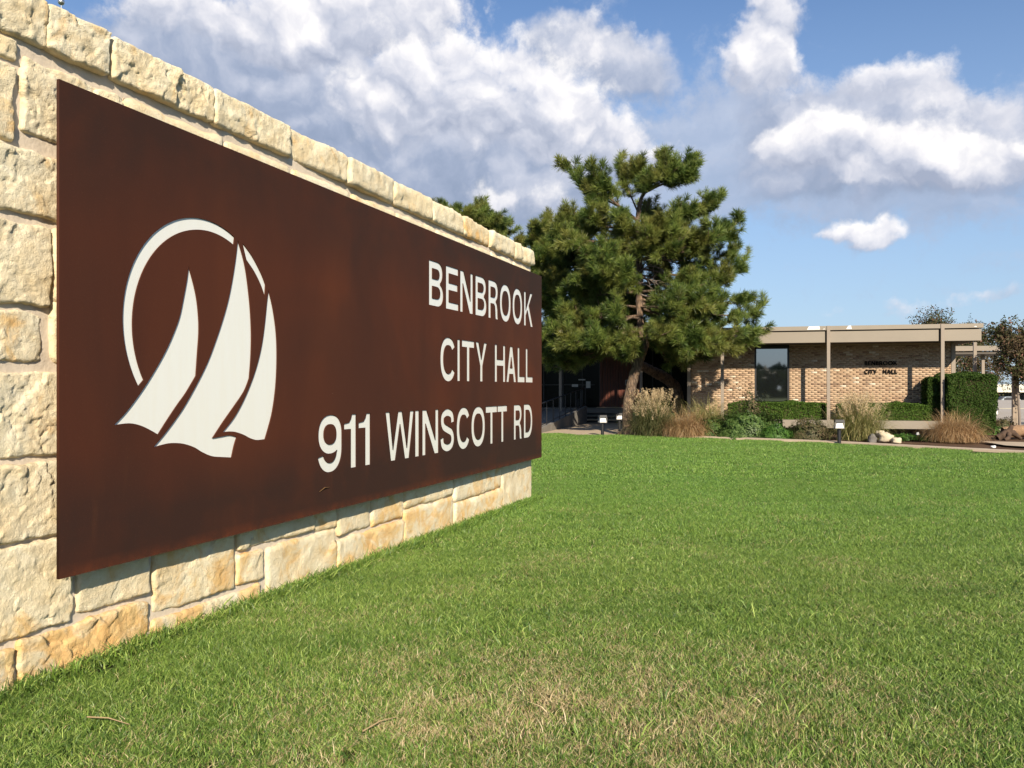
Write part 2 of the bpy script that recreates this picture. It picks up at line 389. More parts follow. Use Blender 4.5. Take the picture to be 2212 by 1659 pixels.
def bark_mat():
    m, n, b = mat('pine_bark')
    P = n.N.new('ShaderNodeTexCoord').outputs['Object']
    st = n.v('MULTIPLY', P, (1, 1, .28))
    vo = n.N.new('ShaderNodeTexVoronoi'); vo.feature = 'DISTANCE_TO_EDGE'; n.put(vo.inputs['Vector'], n.v('ADD', st, n.v('SCALE', n.noise(st, 9, 3, .6, col=True), .05))); vo.inputs['Scale'].default_value = 13
    c = n.ramp(vo.outputs[0], [(0, (.035, .024, .018)), (.15, (.12, .085, .06)), (.5, (.24, .175, .125))])
    c = n.mix(n.rng(n.noise(P, 6, 5, .6), .4, .7, 0, .6), c, (.27, .17, .10))
    n.L.new(c, b.inputs['Base Color']); b.inputs['Roughness'].default_value = .95
    bp = n.N.new('ShaderNodeBump'); bp.inputs['Distance'].default_value = .03
    n.L.new(vo.outputs[0], bp.inputs['Height']); n.L.new(bp.outputs[0], b.inputs['Normal'])
    return m
M_bark = bark_mat()
M_twig = plain('grey_twigs', (.23, .19, .16), .9)
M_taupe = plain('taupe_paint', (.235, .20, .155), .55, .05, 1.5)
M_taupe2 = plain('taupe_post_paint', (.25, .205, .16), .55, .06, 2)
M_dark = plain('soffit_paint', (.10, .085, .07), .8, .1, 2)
M_black = plain('black_metal', (.015, .015, .017), .45, .1)
M_cream = plain('cream_stucco', (.72, .66, .54), .8, .05, 2)
M_white = plain('plain_white', (.82, .82, .80), .4, .04)
M_conc = plain('concrete', (.47, .37, .26), .9, .12, 3, .3)
M_conc_d = plain('grey_concrete', (.19, .175, .155), .9, .15, 3, .3)
M_lot = plain('parking_concrete', (.42, .37, .31), .9, .08, .3, .2)
M_lens = plain('frosted_lens', (.78, .77, .72), .35, .03)
M_boulder = plain('pale_boulder', (.50, .43, .31), .9, .15, 6, .8, bscale=20)
M_rock = plain('dark_rock', (.14, .13, .12), .9, .2, 6, .8, bscale=20)
M_dead = plain('dead_wood', (.075, .045, .028), .9, .35, 9, .8, bscale=30)
M_log = plain('weathered_log', (.26, .16, .09), .9, .3, 9, .8, bscale=30)
def glass_mat(name, tint=(.01, .012, .012)):
    m, n, b = mat(name)
    b.inputs['Base Color'].default_value = (*tint, 1); b.inputs['Roughness'].default_value = .03
    b.inputs['Specular IOR Level'].default_value = 1.0; b.inputs['IOR'].default_value = 1.9
    b.inputs['Coat Weight'].default_value = 1.0; b.inputs['Coat IOR'].default_value = 2.2; b.inputs['Coat Roughness'].default_value = .02
    return m
M_glass = glass_mat('tinted_glass')
M_dglass = plain('entry_glass', (.004, .005, .005), .2, .1, spec=.12)
def wood_mat():
    m, n, b = mat('redwood_boards')
    P = n.N.new('ShaderNodeTexCoord').outputs['Object']
    oi = n.N.new('ShaderNodeObjectInfo')
    c = n.ramp(n.noise(n.v('MULTIPLY', P, (9, 9, .7)), 2, 6, .6), [(.3, (.028, .008, .005)), (.7, (.17, .034, .012))])
    c = n.mix(n.m('MULTIPLY', oi.outputs['Random'], .45), c, (.10, .03, .015))
    n.L.new(c, b.inputs['Base Color']); b.inputs['Roughness'].default_value = .55
    return m
M_wood = wood_mat()
def brick_mat():
    m, n, b = mat('tan_brick')
    P = n.N.new('ShaderNodeNewGeometry').outputs['Position']
    r = attr(n, 'rnd').outputs['Fac']
    c = n.ramp(r, [(0, (.23, .155, .11)), (.13, (.33, .22, .145)), (.2, (.42, .29, .19)), (.45, (.455, .32, .21)), (.7, (.48, .345, .23)), (.93, (.50, .37, .25)), (.96, (.66, .56, .43)), (1, (.70, .62, .50))])
    c = n.mix(n.rng(n.noise(P, 40, 4, .6), .4, .7, 0, .3), c, (.30, .19, .12))
    n.L.new(c, b.inputs['Base Color']); b.inputs['Roughness'].default_value = .9; b.inputs['Specular IOR Level'].default_value = .2
    return m
M_brick = brick_mat()
M_bmortar = plain('brick_mortar', (.44, .32, .215), .95, .1, 4)
def ground_mat(name, a, bcol, ccol, s1=2.0, s2=40):
    m, n, b = mat(name)
    P = n.N.new('ShaderNodeNewGeometry').outputs['Position']
    c = n.mix(n.rng(n.noise(P, s1, 4, .6), .35, .65), a, bcol)
    c = n.mix(n.rng(n.noise(P, s2, 6, .7), .45, .7, 0, .8), c, ccol)
    n.L.new(c, b.inputs['Base Color']); b.inputs['Roughness'].default_value = .95; b.inputs['Specular IOR Level'].default_value = .1
    bp = n.N.new('ShaderNodeBump'); bp.inputs['Strength'].default_value = .8; bp.inputs['Distance'].default_value = .03
    n.L.new(n.noise(P, s2, 6, .7), bp.inputs['Height']); n.L.new(bp.outputs[0], b.inputs['Normal'])
    return m
M_soil = ground_mat('lawn_thatch', (.020, .030, .009), (.035, .04, .015), (.05, .045, .022), 1.5, 60)
M_mulch = ground_mat('bark_mulch', (.115, .070, .042), (.16, .10, .065), (.055, .032, .02), 3, 45)
M_far = ground_mat('far_grass', (.05, .10, .02), (.075, .12, .03), (.09, .09, .04), .1, 3)

# ------------------------------------------------------------------ ground
def g_h(x, y):
    y = np.asarray(y, float)
    return np.interp(y, [-50, 4, 11.3, 18, 60], [.03, .03, -.03, 0, 0])
EDGE = [(-12, 29.5), (-3, 28.6), (0.8, 27.3), (2.6, 26.6), (4.2, 25.9), (5.3, 24.9), (7.0, 23.7), (8.7, 22.4), (10.5, 20.2), (11.7, 18.9), (14.2, 16.3), (18, 12.5), (26, 6)]
EX, EY = [p[0] for p in EDGE], [p[1] for p in EDGE]
def edge_y(x): return np.interp(x, EX, EY)
def sheet(name, V, Fc, m, kind='structure'):
    return tag(link(name, fast_mesh(name, V, Fc, smooth=True), m), kind=kind)
def grid(xs, ys, zf):
    X, Y = np.meshgrid(xs, ys); Z = zf(X, Y)
    V = np.stack([X, Y, Z], -1).reshape(-1, 3); nx = len(xs)
    i, j = np.meshgrid(np.arange(nx - 1), np.arange(len(ys) - 1)); a = (j * nx + i).ravel()
    return V, np.stack([a, a + 1, a + nx + 1, a + nx], -1)
def far_h(X, Y):
    return -.12 - 1.0 * np.clip((Y - 101) / 8, 0, 1) * np.clip((X - 20) / 20, 0, 1)
xs = np.concatenate([np.linspace(-1500, -60, 8), np.linspace(-40, 100, 29), np.linspace(140, 1500, 8)])
ys = np.concatenate([np.linspace(-900, -40, 8), np.linspace(-20, 140, 81), np.linspace(200, 2000, 10)])
sheet('ground', *grid(xs, ys, far_h), M_far)
# lawn sheet: ends at the kerb
us = np.linspace(-9, 22, 63); vs = np.linspace(0, 1, 61)
Ug, Vg = np.meshgrid(us, vs); Yl = -8 + (edge_y(Ug) + 8) * Vg
V = np.stack([Ug, Yl, g_h(Ug, Yl) - .004], -1).reshape(-1, 3); nx = len(us)
i, j = np.meshgrid(np.arange(nx - 1), np.arange(len(vs) - 1)); a = (j * nx + i).ravel()
sheet('lawn_soil', V, np.stack([a, a + 1, a + nx + 1, a + nx], -1), M_soil)
# mulch bed between kerb and building
us = np.linspace(3.6, 22, 60); vs = np.linspace(0, 1, 24)
Ug, Vg = np.meshgrid(us, vs); Y0 = edge_y(Ug) + .1; Yl = Y0 + (34 - Y0) * Vg
Zb = .004 + .035 * fbm(Ug * 1.3, Yl * 1.3, 0, 3, 5) - .03
V = np.stack([Ug, Yl, Zb], -1).reshape(-1, 3); nx = len(us)
i, j = np.meshgrid(np.arange(nx - 1), np.arange(len(vs) - 1)); a = (j * nx + i).ravel()
sheet('mulch_bed', V, np.stack([a, a + 1, a + nx + 1, a + nx], -1), M_mulch)
# kerb along the lawn
kb = MB(); kx = np.linspace(3.9, 22, 50)
for a_, b_ in zip(kx[:-1], kx[1:]):
    ya, yb = float(edge_y(a_)), float(edge_y(b_))
    kb.hexa([(a_, ya - .02, -.1), (b_, yb - .02, -.1), (b_ + .12, yb + .28, -.1), (a_ + .12, ya + .28, -.1),
             (a_, ya - .02, .045), (b_, yb - .02, .045), (b_ + .12, yb + .28, .06), (a_ + .12, ya + .28, .06)])
tag(kb.build('kerb', M_conc), kind='structure')
# path in front of the steps, side path, parking lot
p = MB().quad((-9, 28.0, .012), (3.4, 26.25, .012), (3.9, 28.5, .012), (6.4, 38, .012), (-9, 40, .012))
tag(p.build('entrance_path', M_conc), kind='structure')
p = MB().quad((12.9, 22.9, .035), (26, 17.5, .035), (26, 10.5, .035), (18.3, 14.4, .035), (14.3, 18.1, .035), (12.6, 21.2, .035))
p.quad((15.2, 28.6, .045), (24, 26.5, .045), (24, 28.2, .045), (15.4, 30.2, .045))
tag(p.build('side_path', M_conc), kind='structure')
p = MB().quad((19.2, 32.6, .03), (120, 30, .03), (120, 101, .03), (14, 101, .03), (14, 46, .03))
tag(p.build('parking_lot', M_lot), kind='structure')
p = MB().quad((34.5, 58.0, .036), (38.5, 58.0, .036), (38.5, 60.4, .036), (34.5, 60.4, .036))
tag(p.build('parking_stripe', plain('cream_road_paint', (.72, .62, .40), .8)), kind='structure')

# ------------------------------------------------------------------ stone sign wall
TA = R(20); Wd = Vector((math.sin(TA), math.cos(TA), 0)); Wn = Vector((math.cos(TA), -math.sin(TA), 0)); PW = 3.67
wall = empty('stone_sign_wall', tuple(-Wn * PW), R(90) - TA, label='rough limestone block wall carrying the big brown sign on the lawn', cat='wall')
# local frame: x along the wall (away from the camera), y into the wall, z up
core = MB().box(1.25, 10.80, .006, .42, -.2, 3.385)
core.build('core', M_mortar, wall)
mx_, mz_ = np.meshgrid(np.concatenate([np.arange(1.25, 4.8, .02), np.linspace(4.8, 10.805, 160)]), np.arange(-.2, 3.392, .025))
my_ = -.007 - .006 * fbm(mx_ * 4, mz_ * 4, 0, 5, 71, .6)
nxm = mx_.shape[1]; i, j = np.meshgrid(np.arange(nxm - 1), np.arange(mx_.shape[0] - 1)); a = (j * nxm + i).ravel()
link('mortar', fast_mesh('mortar', np.stack([mx_, my_, mz_], -1).reshape(-1, 3), np.stack([a, a + 1, a + nxm + 1, a + nxm], -1), smooth=True), M_mortar, wall)
NS = 0
def stone(s0, s1, z0, z1, back=.10, res=None, amp=1.0, front=0.0, wob=.020, name='stone', par=None):
    global NS; NS += 1
    sd_ = 100 + NS * 7
    dist = max(3.2, (s0 + s1) / 2)
    st = res or (.0085 if dist < 4.0 else .012 if dist < 5.2 else .02 if dist < 7 else .03)
    nx = max(4, int((s1 - s0) / st)); nz = max(4, int((z1 - z0) / st))
    a = np.linspace(0, 1, nx + 1); b = np.linspace(0, 1, nz + 1); A, Bb = np.meshgrid(a, b)
    s0 -= .006; s1 += .006; z0 -= .006; z1 += .005
    X = s0 + (s1 - s0) * A; Z = z0 + (z1 - z0) * Bb
    de = np.minimum(np.minimum(X - s0, s1 - X), np.minimum(Z - z0, z1 - Z))
    wx = fbm(X * 7, Z * 7, 1.0, 5, sd_, .6) * wob; wz = fbm(X * 7, Z * 7, 9.0, 5, sd_ + 3, .6) * wob
    # chipped corners
    cr = np.minimum(A, 1 - A) * (s1 - s0); cz = np.minimum(Bb, 1 - Bb) * (z1 - z0)
    rnd = .009 * np.exp(-(cr + cz) / .016)
    X2 = X + wx + np.where(A < .5, 1, -1) * rnd; Z2 = Z + wz + np.where(Bb < .5, 1, -1) * rnd
    low = fbm(X * 2.0, Z * 2.0, 3.0, 2, sd_ + 11) * .009
    rg = 1 - np.abs(fbm(X * 5.5 + .3 * low, Z * 5.5, 5.0, 4, sd_ + 17)) * 2
    rs = np.random.RandomState(sd_); mid = fbm(X * 26, Z * 30, 2.0, 4, sd_ + 23, .65) * .0055
    Xw = X + fbm(X * 9, Z * 9, 6.0, 4, sd_ + 41, .6) * .05; Zw = Z + fbm(X * 9, Z * 9, 8.0, 4, sd_ + 43, .6) * .05
    for dens, tl, cc_ in ((18, .045, .0030), (150, .060, .0012)):
        K_ = max(3, int(dens * (s1 - s0) * (z1 - z0))); kx0, kz0 = rs.uniform(s0, s1, K_), rs.uniform(z0, z1, K_)
        d2 = (Xw[..., None] - kx0) ** 2 * .7 + (Zw[..., None] - kz0) ** 2; kk = d2.argmin(-1)
        tx_, tz_, c_ = rs.normal(0, tl, K_), rs.normal(0, tl, K_), rs.normal(0, cc_, K_)
        mid = mid + tx_[kk] * (Xw - kx0[kk]) + tz_[kk] * (Zw - kz0[kk]) + c_[kk]
    mid = mid - .004 * np.clip(1 - np.abs(fbm(X * 4, Z * 5, 4.0, 4, sd_ + 31, .6)) * 14, 0, 1)
    fac = np.abs(((X * .8 + Z * 1.3 + .12 * fbm(X * 3, Z * 3, 0, 3, sd_ + 5)) * 5.2) % 1.0 - .3) * .010
    H = (low * .8 + rg * .005 + mid + fac * .5) * amp + .031
    H -= .018 * np.exp(-de / .004) + .002 * np.exp(-de / .03)
    Yf = -(H + front)
    Vf = np.stack([X2, Yf, Z2], -1).reshape(-1, 3); n1_ = nx + 1
    i, j = np.meshgrid(np.arange(nx), np.arange(nz)); q0 = (j * n1_ + i).ravel()
    Fq = [np.stack([q0, q0 + 1, q0 + n1_ + 1, q0 + n1_], -1)]
    ring = [i_ for i_ in range(nx + 1)] + [j_ * n1_ + nx for j_ in range(1, nz + 1)] + [nz * n1_ + i_ for i_ in range(nx - 1, -1, -1)] + [j_ * n1_ for j_ in range(nz - 1, 0, -1)]
    base = len(Vf); Rg = Vf[ring].copy(); Rg[:, 1] = back
    Vv = np.concatenate([Vf, Rg]); rr = np.array(ring); k = len(ring); idx = np.arange(k)
    Fq.append(np.stack([rr, base + idx, base + (idx + 1) % k, np.roll(rr, -1)], -1))
    me = fast_mesh(name, Vv, np.concatenate(Fq), smooth=False)
    me.polygons.foreach_set('use_smooth', np.array([True] * len(Fq[0]) + [False] * k))
    o = link(name, me, M_stone, par or wall)
    return o
M_CAPG = .008
caps = [1.20, 2.10, 3.128, 3.545, 4.372, 5.193, 5.993, 6.808, 7.60, 8.403, 9.24, 10.075, 10.869]
for k, (a_, b_) in enumerate(zip(caps[:-1], caps[1:])):
    gap = .035 if k == 2 else .0 if k in (1, 7, 9) else .008
    zt = np.interp((a_ + b_) / 2, [2.9, 10.8], [3.445, 3.378]); zb = np.interp((a_ + b_) / 2, [2.9, 10.8], [3.212, 3.175])
    stone(a_, b_ - gap, zb, zt, back=.47, front=.020, amp=1.1, wob=.011)
# course just under the cap, mostly behind the panel
u = 3.007
stone(3.007, 3.62, 2.755, 3.125)
us_ = [3.65, 4.5, 5.25, 6.1, 6.9, 7.75, 8.5, 9.3, 10.08, 10.80]
for a_, b_ in zip(us_[:-1], us_[1:]):
    stone(a_, b_ - .03, 2.80, float(np.interp(a_, [3.6, 10.8], [3.135, 3.118])), res=.03, amp=.5)
ST = [(1.3, 2.15, 2.80, 3.17), (2.19, 2.972, 3.085, 3.185), (2.30, 2.958, 2.70, 3.052), (1.3, 2.27, 2.36, 2.75),
      (2.30, 3.60, 2.362, 2.672), (1.3, 2.27, 1.95, 2.32), (2.30, 3.160, 1.915, 2.312), (3.188, 3.75, 1.952, 2.325),
      (1.3, 2.05, 1.62, 1.91), (2.09, 3.120, 1.632, 1.870), (3.182, 3.85, 1.632, 1.935), (1.3, 2.27, 1.20, 1.58),
      (2.30, 3.55, 1.160, 1.578), (1.3, 2.35, .79, 1.15), (2.39, 3.52, .762, 1.118), (1.3, 2.10, .30, .74),
      (2.14, 3.292, .288, .722), (1.3, 2.20, -.12, .25), (2.24, 2.955, -.1, .245), (2.992, 3.818, -.12, .262),
      (3.335, 3.832, .312, .70), (3.868, 4.590, .170, .70), (3.855, 4.860, -.12, .128),
      (4.616, 5.52, .402, .66), (4.616, 4.905, .170, .372), (4.62, 4.86, .12, .15), (4.940, 5.838, -.12, .362), (5.55, 5.850, .378, .66),
      (5.862, 6.40, .298, .66), (6.432, 6.995, .285, .66), (5.855, 7.015, -.12, .258), (7.033, 8.185, .352, .66),
      (7.033, 8.185, -.12, .338), (8.205, 9.625, .268, .66), (8.205, 9.63, -.12, .252), (9.652, 10.79, -.12, .72)]
for t_ in ST:
    if t_[1] - t_[0] > .26: stone(*t_, amp=(.55 if t_[0] > 3.3 else .9), back=(.40 if t_[0] > 9.6 else .10))
# stones of the free right-hand end, one above the other
zc = .74
for hh in (.36, .30, .42, .33, .38, .27):
    stone(9.9, 10.79, zc, zc + hh - .03, res=.05, amp=.4, back=.40); zc += hh

# ------------------------------------------------------------------ sign panel
PG = .15
panel = empty('sign_panel', tuple(-Wn * (PW - PG) + Wd * 3.105 + Vector((0, 0, .55))), R(90) - TA,
              label='large rust-brown steel sign panel with white logo and lettering', cat='sign')
PWD, PHT = 7.755, 2.483
def catmull(P, closed=False, n=6):
    P = [np.array(p, float) for p in P]; out = []
    m = len(P)
    for i in range(m if closed else m - 1):
        p0 = P[(i - 1) % m] if closed or i else P[0]; p1 = P[i]; p2 = P[(i + 1) % m]; p3 = P[(i + 2) % m] if closed or i + 2 < m else P[-1]
        for k in range(n):
            t = k / n
            out.append(.5 * ((2 * p1) + (-p0 + p2) * t + (2 * p0 - 5 * p1 + 4 * p2 - p3) * t * t + (-p0 + 3 * p1 - 3 * p2 + p3) * t ** 3))
    if not closed: out.append(P[-1])
    return [tuple(o) for o in out]
def arc(cx, cy, rx, ry, a0, a1, n=24, e=2.25):
    r = []
    for k in range(n + 1):
        t = R(a0 + (a1 - a0) * k / n); c, s_ = math.cos(t), math.sin(t)
        r.append((cx + rx * math.copysign(abs(c) ** (2 / e), c), cy + ry * math.copysign(abs(s_) ** (2 / e), s_)))
    return r
def glyph(ch, w, h, t, u):
    if ch == 'I': return [[(0, 0), (w, 0), (w, h), (0, h)]]
    if ch == 'L': return [[(0, 0), (w, 0), (w, u), (t, u), (t, h), (0, h)]]
    if ch == 'T': return [[(w / 2 - t / 2, 0), (w / 2 + t / 2, 0), (w / 2 + t / 2, h - u), (w, h - u), (w, h), (0, h), (0, h - u), (w / 2 - t / 2, h - u)]]
    if ch == 'H':
        a_, b_ = h * .52 - u / 2, h * .52 + u / 2
        return [[(0, 0), (t, 0), (t, a_), (w - t, a_), (w - t, 0), (w, 0), (w, h), (w - t, h), (w - t, b_), (t, b_), (t, h), (0, h)]]
    if ch == 'E':
        a_, b_ = h * .53 - u / 2, h * .53 + u / 2
        return [[(0, 0), (w, 0), (w, u), (t, u), (t, a_), (w * .93, a_), (w * .93, b_), (t, b_), (t, h - u), (w * .98, h - u), (w * .98, h), (0, h)]]
    if ch == 'N': return [[(0, 0), (t * .95, 0), (t * .95, h * .70), (w - 1.2 * t, 0), (w, 0), (w, h), (w - .95 * t, h), (w - .95 * t, h * .30), (1.2 * t, h), (0, h)]]
    if ch == 'A':
        k = w / 2 - .6 * t; xi = lambda y: 1.1 * t + k * y / h; yt = (w / 2 - 1.1 * t) / k * h
        return [[(0, 0), (1.1 * t, 0), (xi(.23 * h), .23 * h), (w - xi(.23 * h), .23 * h), (w - 1.1 * t, 0), (w, 0), (w / 2 + .6 * t, h), (w / 2 - .6 * t, h)],
                [(xi(.23 * h + u), .23 * h + u), (w - xi(.23 * h + u), .23 * h + u), (w / 2, yt)]]
    if ch == 'Y': return [[(w / 2 - t / 2, 0), (w / 2 + t / 2, 0), (w / 2 + t / 2, .4 * h), (w, h), (w - 1.15 * t, h), (w / 2, .56 * h), (1.15 * t, h), (0, h), (w / 2 - t / 2, .4 * h)]]
    if ch == 'K': return [[(0, 0), (t, 0), (t, .30 * h), (t + .17 * w, .47 * h), (w - 1.2 * t, 0), (w, 0), (t + .34 * w, .62 * h), (w * .97, h), (w * .97 - 1.25 * t, h), (t, .46 * h), (t, h), (0, h)]]
    if ch == 'W': return [[(.255 * w - .55 * t, 0), (.255 * w + .55 * t, 0), (.5 * w, .74 * h), (.745 * w - .55 * t, 0), (.745 * w + .55 * t, 0), (w, h), (w - t, h), (.745 * w, .22 * h), (.5 * w + .5 * t, h), (.5 * w - .5 * t, h), (.255 * w, .22 * h), (t, h), (0, h)]]
    if ch == '1': return [[(w - 1.1 * t, 0), (w, 0), (w, h), (w - .85 * t, h), (w - 1.05 * t, .92 * h), (w * .42, .85 * h), (0, .83 * h), (0, .73 * h), (w - 1.1 * t, .73 * h)]]
    if ch == 'O': return [arc(w / 2, h / 2, w / 2, h / 2 + .012 * h, 0, 352.5, 47), arc(w / 2, h / 2, w / 2 - t, h / 2 - u, 0, 352.5, 47)]
    if ch == 'D':
        return [[(0, 0)] + [(w * .45, 0)] + arc(w * .45, h / 2, w * .55, h / 2, -85, 85, 22) + [(w * .45, h), (0, h)],
                [(t, u), (w * .43, u)] + arc(w * .43, h / 2, w * .57 - t, h / 2 - u, -85, 85, 22) + [(w * .43, h - u), (t, h - u)]]
    if ch == 'B':
        c1, c2 = .755 * h, .262 * h
        o_ = [(0, 0)] + arc(.55 * w, c2, .45 * w, .262 * h, -90, 62, 14) + arc(.55 * w, c1, .40 * w, .245 * h, -55, 90, 14) + [(0, h)]
        h1 = [(t, .53 * h + u * .45)] + arc(.52 * w, (.53 * h + u * .45 + h - u) / 2, .43 * w - t, (h * .47 - u * 1.45) / 2, -90, 90, 12) + [(t, h - u)]
        h2 = [(t, u)] + arc(.52 * w, (u + .53 * h - u * .55) / 2, .48 * w - t, (.53 * h - u * 1.55) / 2, -90, 90, 12) + [(t, .53 * h - u * .55)]
        return [o_, h1, h2]
    if ch == 'R':
        cy = .73 * h
        o_ = [(0, 0), (t, 0), (t, .40 * h), (.55 * w, .40 * h), (.80 * w - .6 * t, .34 * h), (.93 * w - t, .22 * h), (.95 * w - t, .06 * h), (w - 1.1 * t, 0), (w, 0), (.955 * w, .05 * h), (.94 * w, .25 * h), (.88 * w, .38 * h), (.76 * w, .455 * h)]
        o_ += arc(.55 * w, cy, .42 * w, .27 * h, -58, 90, 14) + [(0, h)]
        lo_ = .40 * h + u
        return [o_, [(t, lo_)] + arc(.53 * w, (lo_ + h - u) / 2, .44 * w - t, (h - u - lo_) / 2, -90, 90, 12) + [(t, h - u)]]
    if ch == 'C': return [arc(w / 2 + .01, h / 2, w / 2, h / 2 + .012 * h, 34, 326, 44) + arc(w / 2 + .01, h / 2, w / 2 - t, h / 2 - u, 322, 38, 44)]
    if ch == 'S':
        cl = catmull([(.96, .71), (.88, .91), (.5, 1.0), (.12, .92), (.04, .75), (.16, .60), (.5, .51), (.84, .42), (.97, .25), (.86, .07), (.5, 0), (.10, .08), (.0, .29)], n=6)
        cl = [(t / 2 + x * (w - t), u / 2 + y * (h - u)) for x, y in cl]
        L_, R_ = [], []
        for i in range(len(cl)):
            a_, b_ = cl[max(i - 1, 0)], cl[min(i + 1, len(cl) - 1)]; dx, dy = b_[0] - a_[0], b_[1] - a_[1]; m_ = math.hypot(dx, dy)
            nx_, ny_ = -dy / m_, dx / m_
            L_.append((cl[i][0] + nx_ * t / 2, cl[i][1] + ny_ * u / 2)); R_.append((cl[i][0] - nx_ * t / 2, cl[i][1] - ny_ * u / 2))
        return [L_ + R_[::-1]]
    if ch == '9':
        o_ = arc(.5 * w, .665 * h, .5 * w, .345 * h, 303, 0, 40)
        o_ += arc(.48 * w, .42 * h, .52 * w, .43 * h, 0, -162, 30)
        o_ += arc(.48 * w, .42 * h, .52 * w - t, .43 * h - u, -155, -12, 26)
        return [o_, arc(.49 * w, .665 * h, .49 * w - t, .345 * h - u, 0, 352, 40)]
def curve_mesh(contours, y0, y1, name):
    """flat shape with holes in the local x-z plane, between depths y0 and y1"""
    cu = bpy.data.curves.new(name, 'CURVE'); cu.dimensions = '2D'; cu.fill_mode = 'BOTH'; cu.extrude = (y1 - y0) / 2
    for ct in contours:
        sp_ = cu.splines.new('POLY'); sp_.points.add(len(ct) - 1)
        for k, p_ in enumerate(ct): sp_.points[k].co = (p_[0], p_[1], 0, 1)
        sp_.use_cyclic_u = True
    ob = bpy.data.objects.new('tmp', cu); C.objects.link(ob)
    dg = bpy.context.evaluated_depsgraph_get(); dg.update()
    me = bpy.data.meshes.new_from_object(ob.evaluated_get(dg)); me.name = name
    bpy.data.objects.remove(ob); bpy.data.curves.remove(cu)
    me.transform(Matrix.Rotation(R(90), 4, 'X')); me.transform(Matrix.Translation((0, (y0 + y1) / 2, 0)))
    me.materials.clear(); return me
kx_ = PWD / 7.86
ROWS = [('BENBROOK', [4.269, 4.608, 4.67, 4.993, 5.038, 5.393, 5.465, 5.802, 5.86, 6.179, 6.236, 6.622, 6.683, 7.057, 7.123, 7.485], 1.760, .437),
        ('CITYHALL', [4.525, 4.916, 4.963, 5.034, 5.083, 5.433, 5.472, 5.814, 6.065, 6.422, 6.463, 6.815, 6.872, 7.152, 7.192, 7.481], 1.024, .436),
        ('911WINSCOTTRD', [2.325, 2.664, 2.694, 2.883, 2.923, 3.117, 3.387, 3.94, 3.968, 4.050, 4.122, 4.49, 4.537, 4.89, 4.934, 5.31, 5.348, 5.754, 5.774, 6.144, 6.155, 6.488, 6.731, 7.042, 7.115, 7.469], .304, .432)]
cuts = []; inserts = []
for txt, xs_, z_, h_ in ROWS:
    for k, ch in enumerate(txt):
        x0, x1 = xs_[2 * k] * kx_, xs_[2 * k + 1] * kx_
        cs = [[(x + x0, y + z_) for x, y in ct] for ct in glyph(ch, x1 - x0, h_, .076, .070)]
        cuts += cs; inserts.append(('letter', cs))
SAIL = {
 'left': [[(0.9208, 1.6789), (0.9554, 1.6011), (0.9904, 1.4977), (1.0087, 1.3818), (1.0113, 1.2837), (0.9996, 1.1653), (0.9851, 1.0227)],
          [(0.9851, 1.0227), (0.8983, 0.9204), (0.8302, 0.8542), (0.7508, 0.7712), (0.6712, 0.6834)],
          [(0.6712, 0.6834), (0.6114, 0.7121), (0.5387, 0.7408), (0.4564, 0.7568), (0.3488, 0.7507)],
          [(0.3488, 0.7507), (0.4335, 0.8176), (0.5393, 0.9227), (0.6372, 1.0367), (0.7261, 1.1547), (0.7915, 1.261), (0.845, 1.369), (0.8792, 1.4866), (0.9068, 1.5953), (0.9208, 1.6789)]],
 'mid': [[(1.3788, 1.9113), (1.428, 1.816), (1.4612, 1.7254), (1.4863, 1.6113), (1.5082, 1.4745), (1.52, 1.3144), (1.5147, 1.153), (1.4975, 1.0131)],
         [(1.4975, 1.0131), (1.4435, 0.9275), (1.3449, 0.8339), (1.2339, 0.7336), (1.1346, 0.6367)],
         [(1.1346, 0.6367), (1.2183, 0.6421), (1.2966, 0.6461), (1.369, 0.6307)], [(1.369, .6307), (1.3446, 0.5828), (1.3171, 0.5033)],
         [(1.3171, 0.5033), (1.2181, 0.5141), (1.1268, 0.5263), (1.0386, 0.5578), (0.9671, 0.5924), (0.8702, 0.62), (0.7766, 0.6287), (0.6989, 0.6224), (0.6334, 0.6119)],
         [(0.6334, 0.6119), (0.7376, 0.6967), (0.8707, 0.8246), (0.9821, 0.959), (1.0835, 1.0988), (1.1583, 1.232), (1.235, 1.3893), (1.2901, 1.5277), (1.3301, 1.6667), (1.3592, 1.7955), (1.3788, 1.9113)]],
 'right': [[(1.7054, 1.6245), (1.7511, 1.518), (1.7882, 1.3755), (1.8032, 1.2414), (1.8012, 1.0724), (1.7824, 0.9148), (1.7416, 0.7586), (1.6686, 0.6007)],
           [(1.6686, 0.6007), (1.5799, 0.6004), (1.5108, 0.6152), (1.4266, 0.6466), (1.3286, 0.6694), (1.2307, 0.6702)],
           [(1.2307, 0.6702), (1.3448, 0.7607), (1.4435, 0.8744), (1.5283, 1.0026), (1.5891, 1.1228), (1.6333, 1.2446), (1.6655, 1.3892), (1.6872, 1.5232), (1.7054, 1.6245)]]}
LOGO = []
for k_, segs in SAIL.items():
    pts = []
    for sg in segs: pts += catmull(sg, n=4)[:-1]
    LOGO.append(('sail', pts))
def carc(cx, cy, r, a0, a1, n): return [(cx + r * math.cos(R(a0 + (a1 - a0) * k / n)), cy + r * math.sin(R(a0 + (a1 - a0) * k / n))) for k in range(n + 1)]
ang = lambda x, y, cx, cy: math.degrees(math.atan2(y - cy, x - cx))
o0 = ang(.5215, .9586, 1.0661, 1.3277) % 360; o1 = ang(1.3465, 1.9237, 1.0661, 1.3277)
i0 = ang(1.3384, 1.8735, 1.0979, 1.3022); i1 = ang(.566, .9976, 1.0979, 1.3022) % 360
LOGO.append(('ring', carc(1.0661, 1.3277, .6577, o0, o1, 60) + carc(1.0979, 1.3022, .6179, i0, i1, 60)))
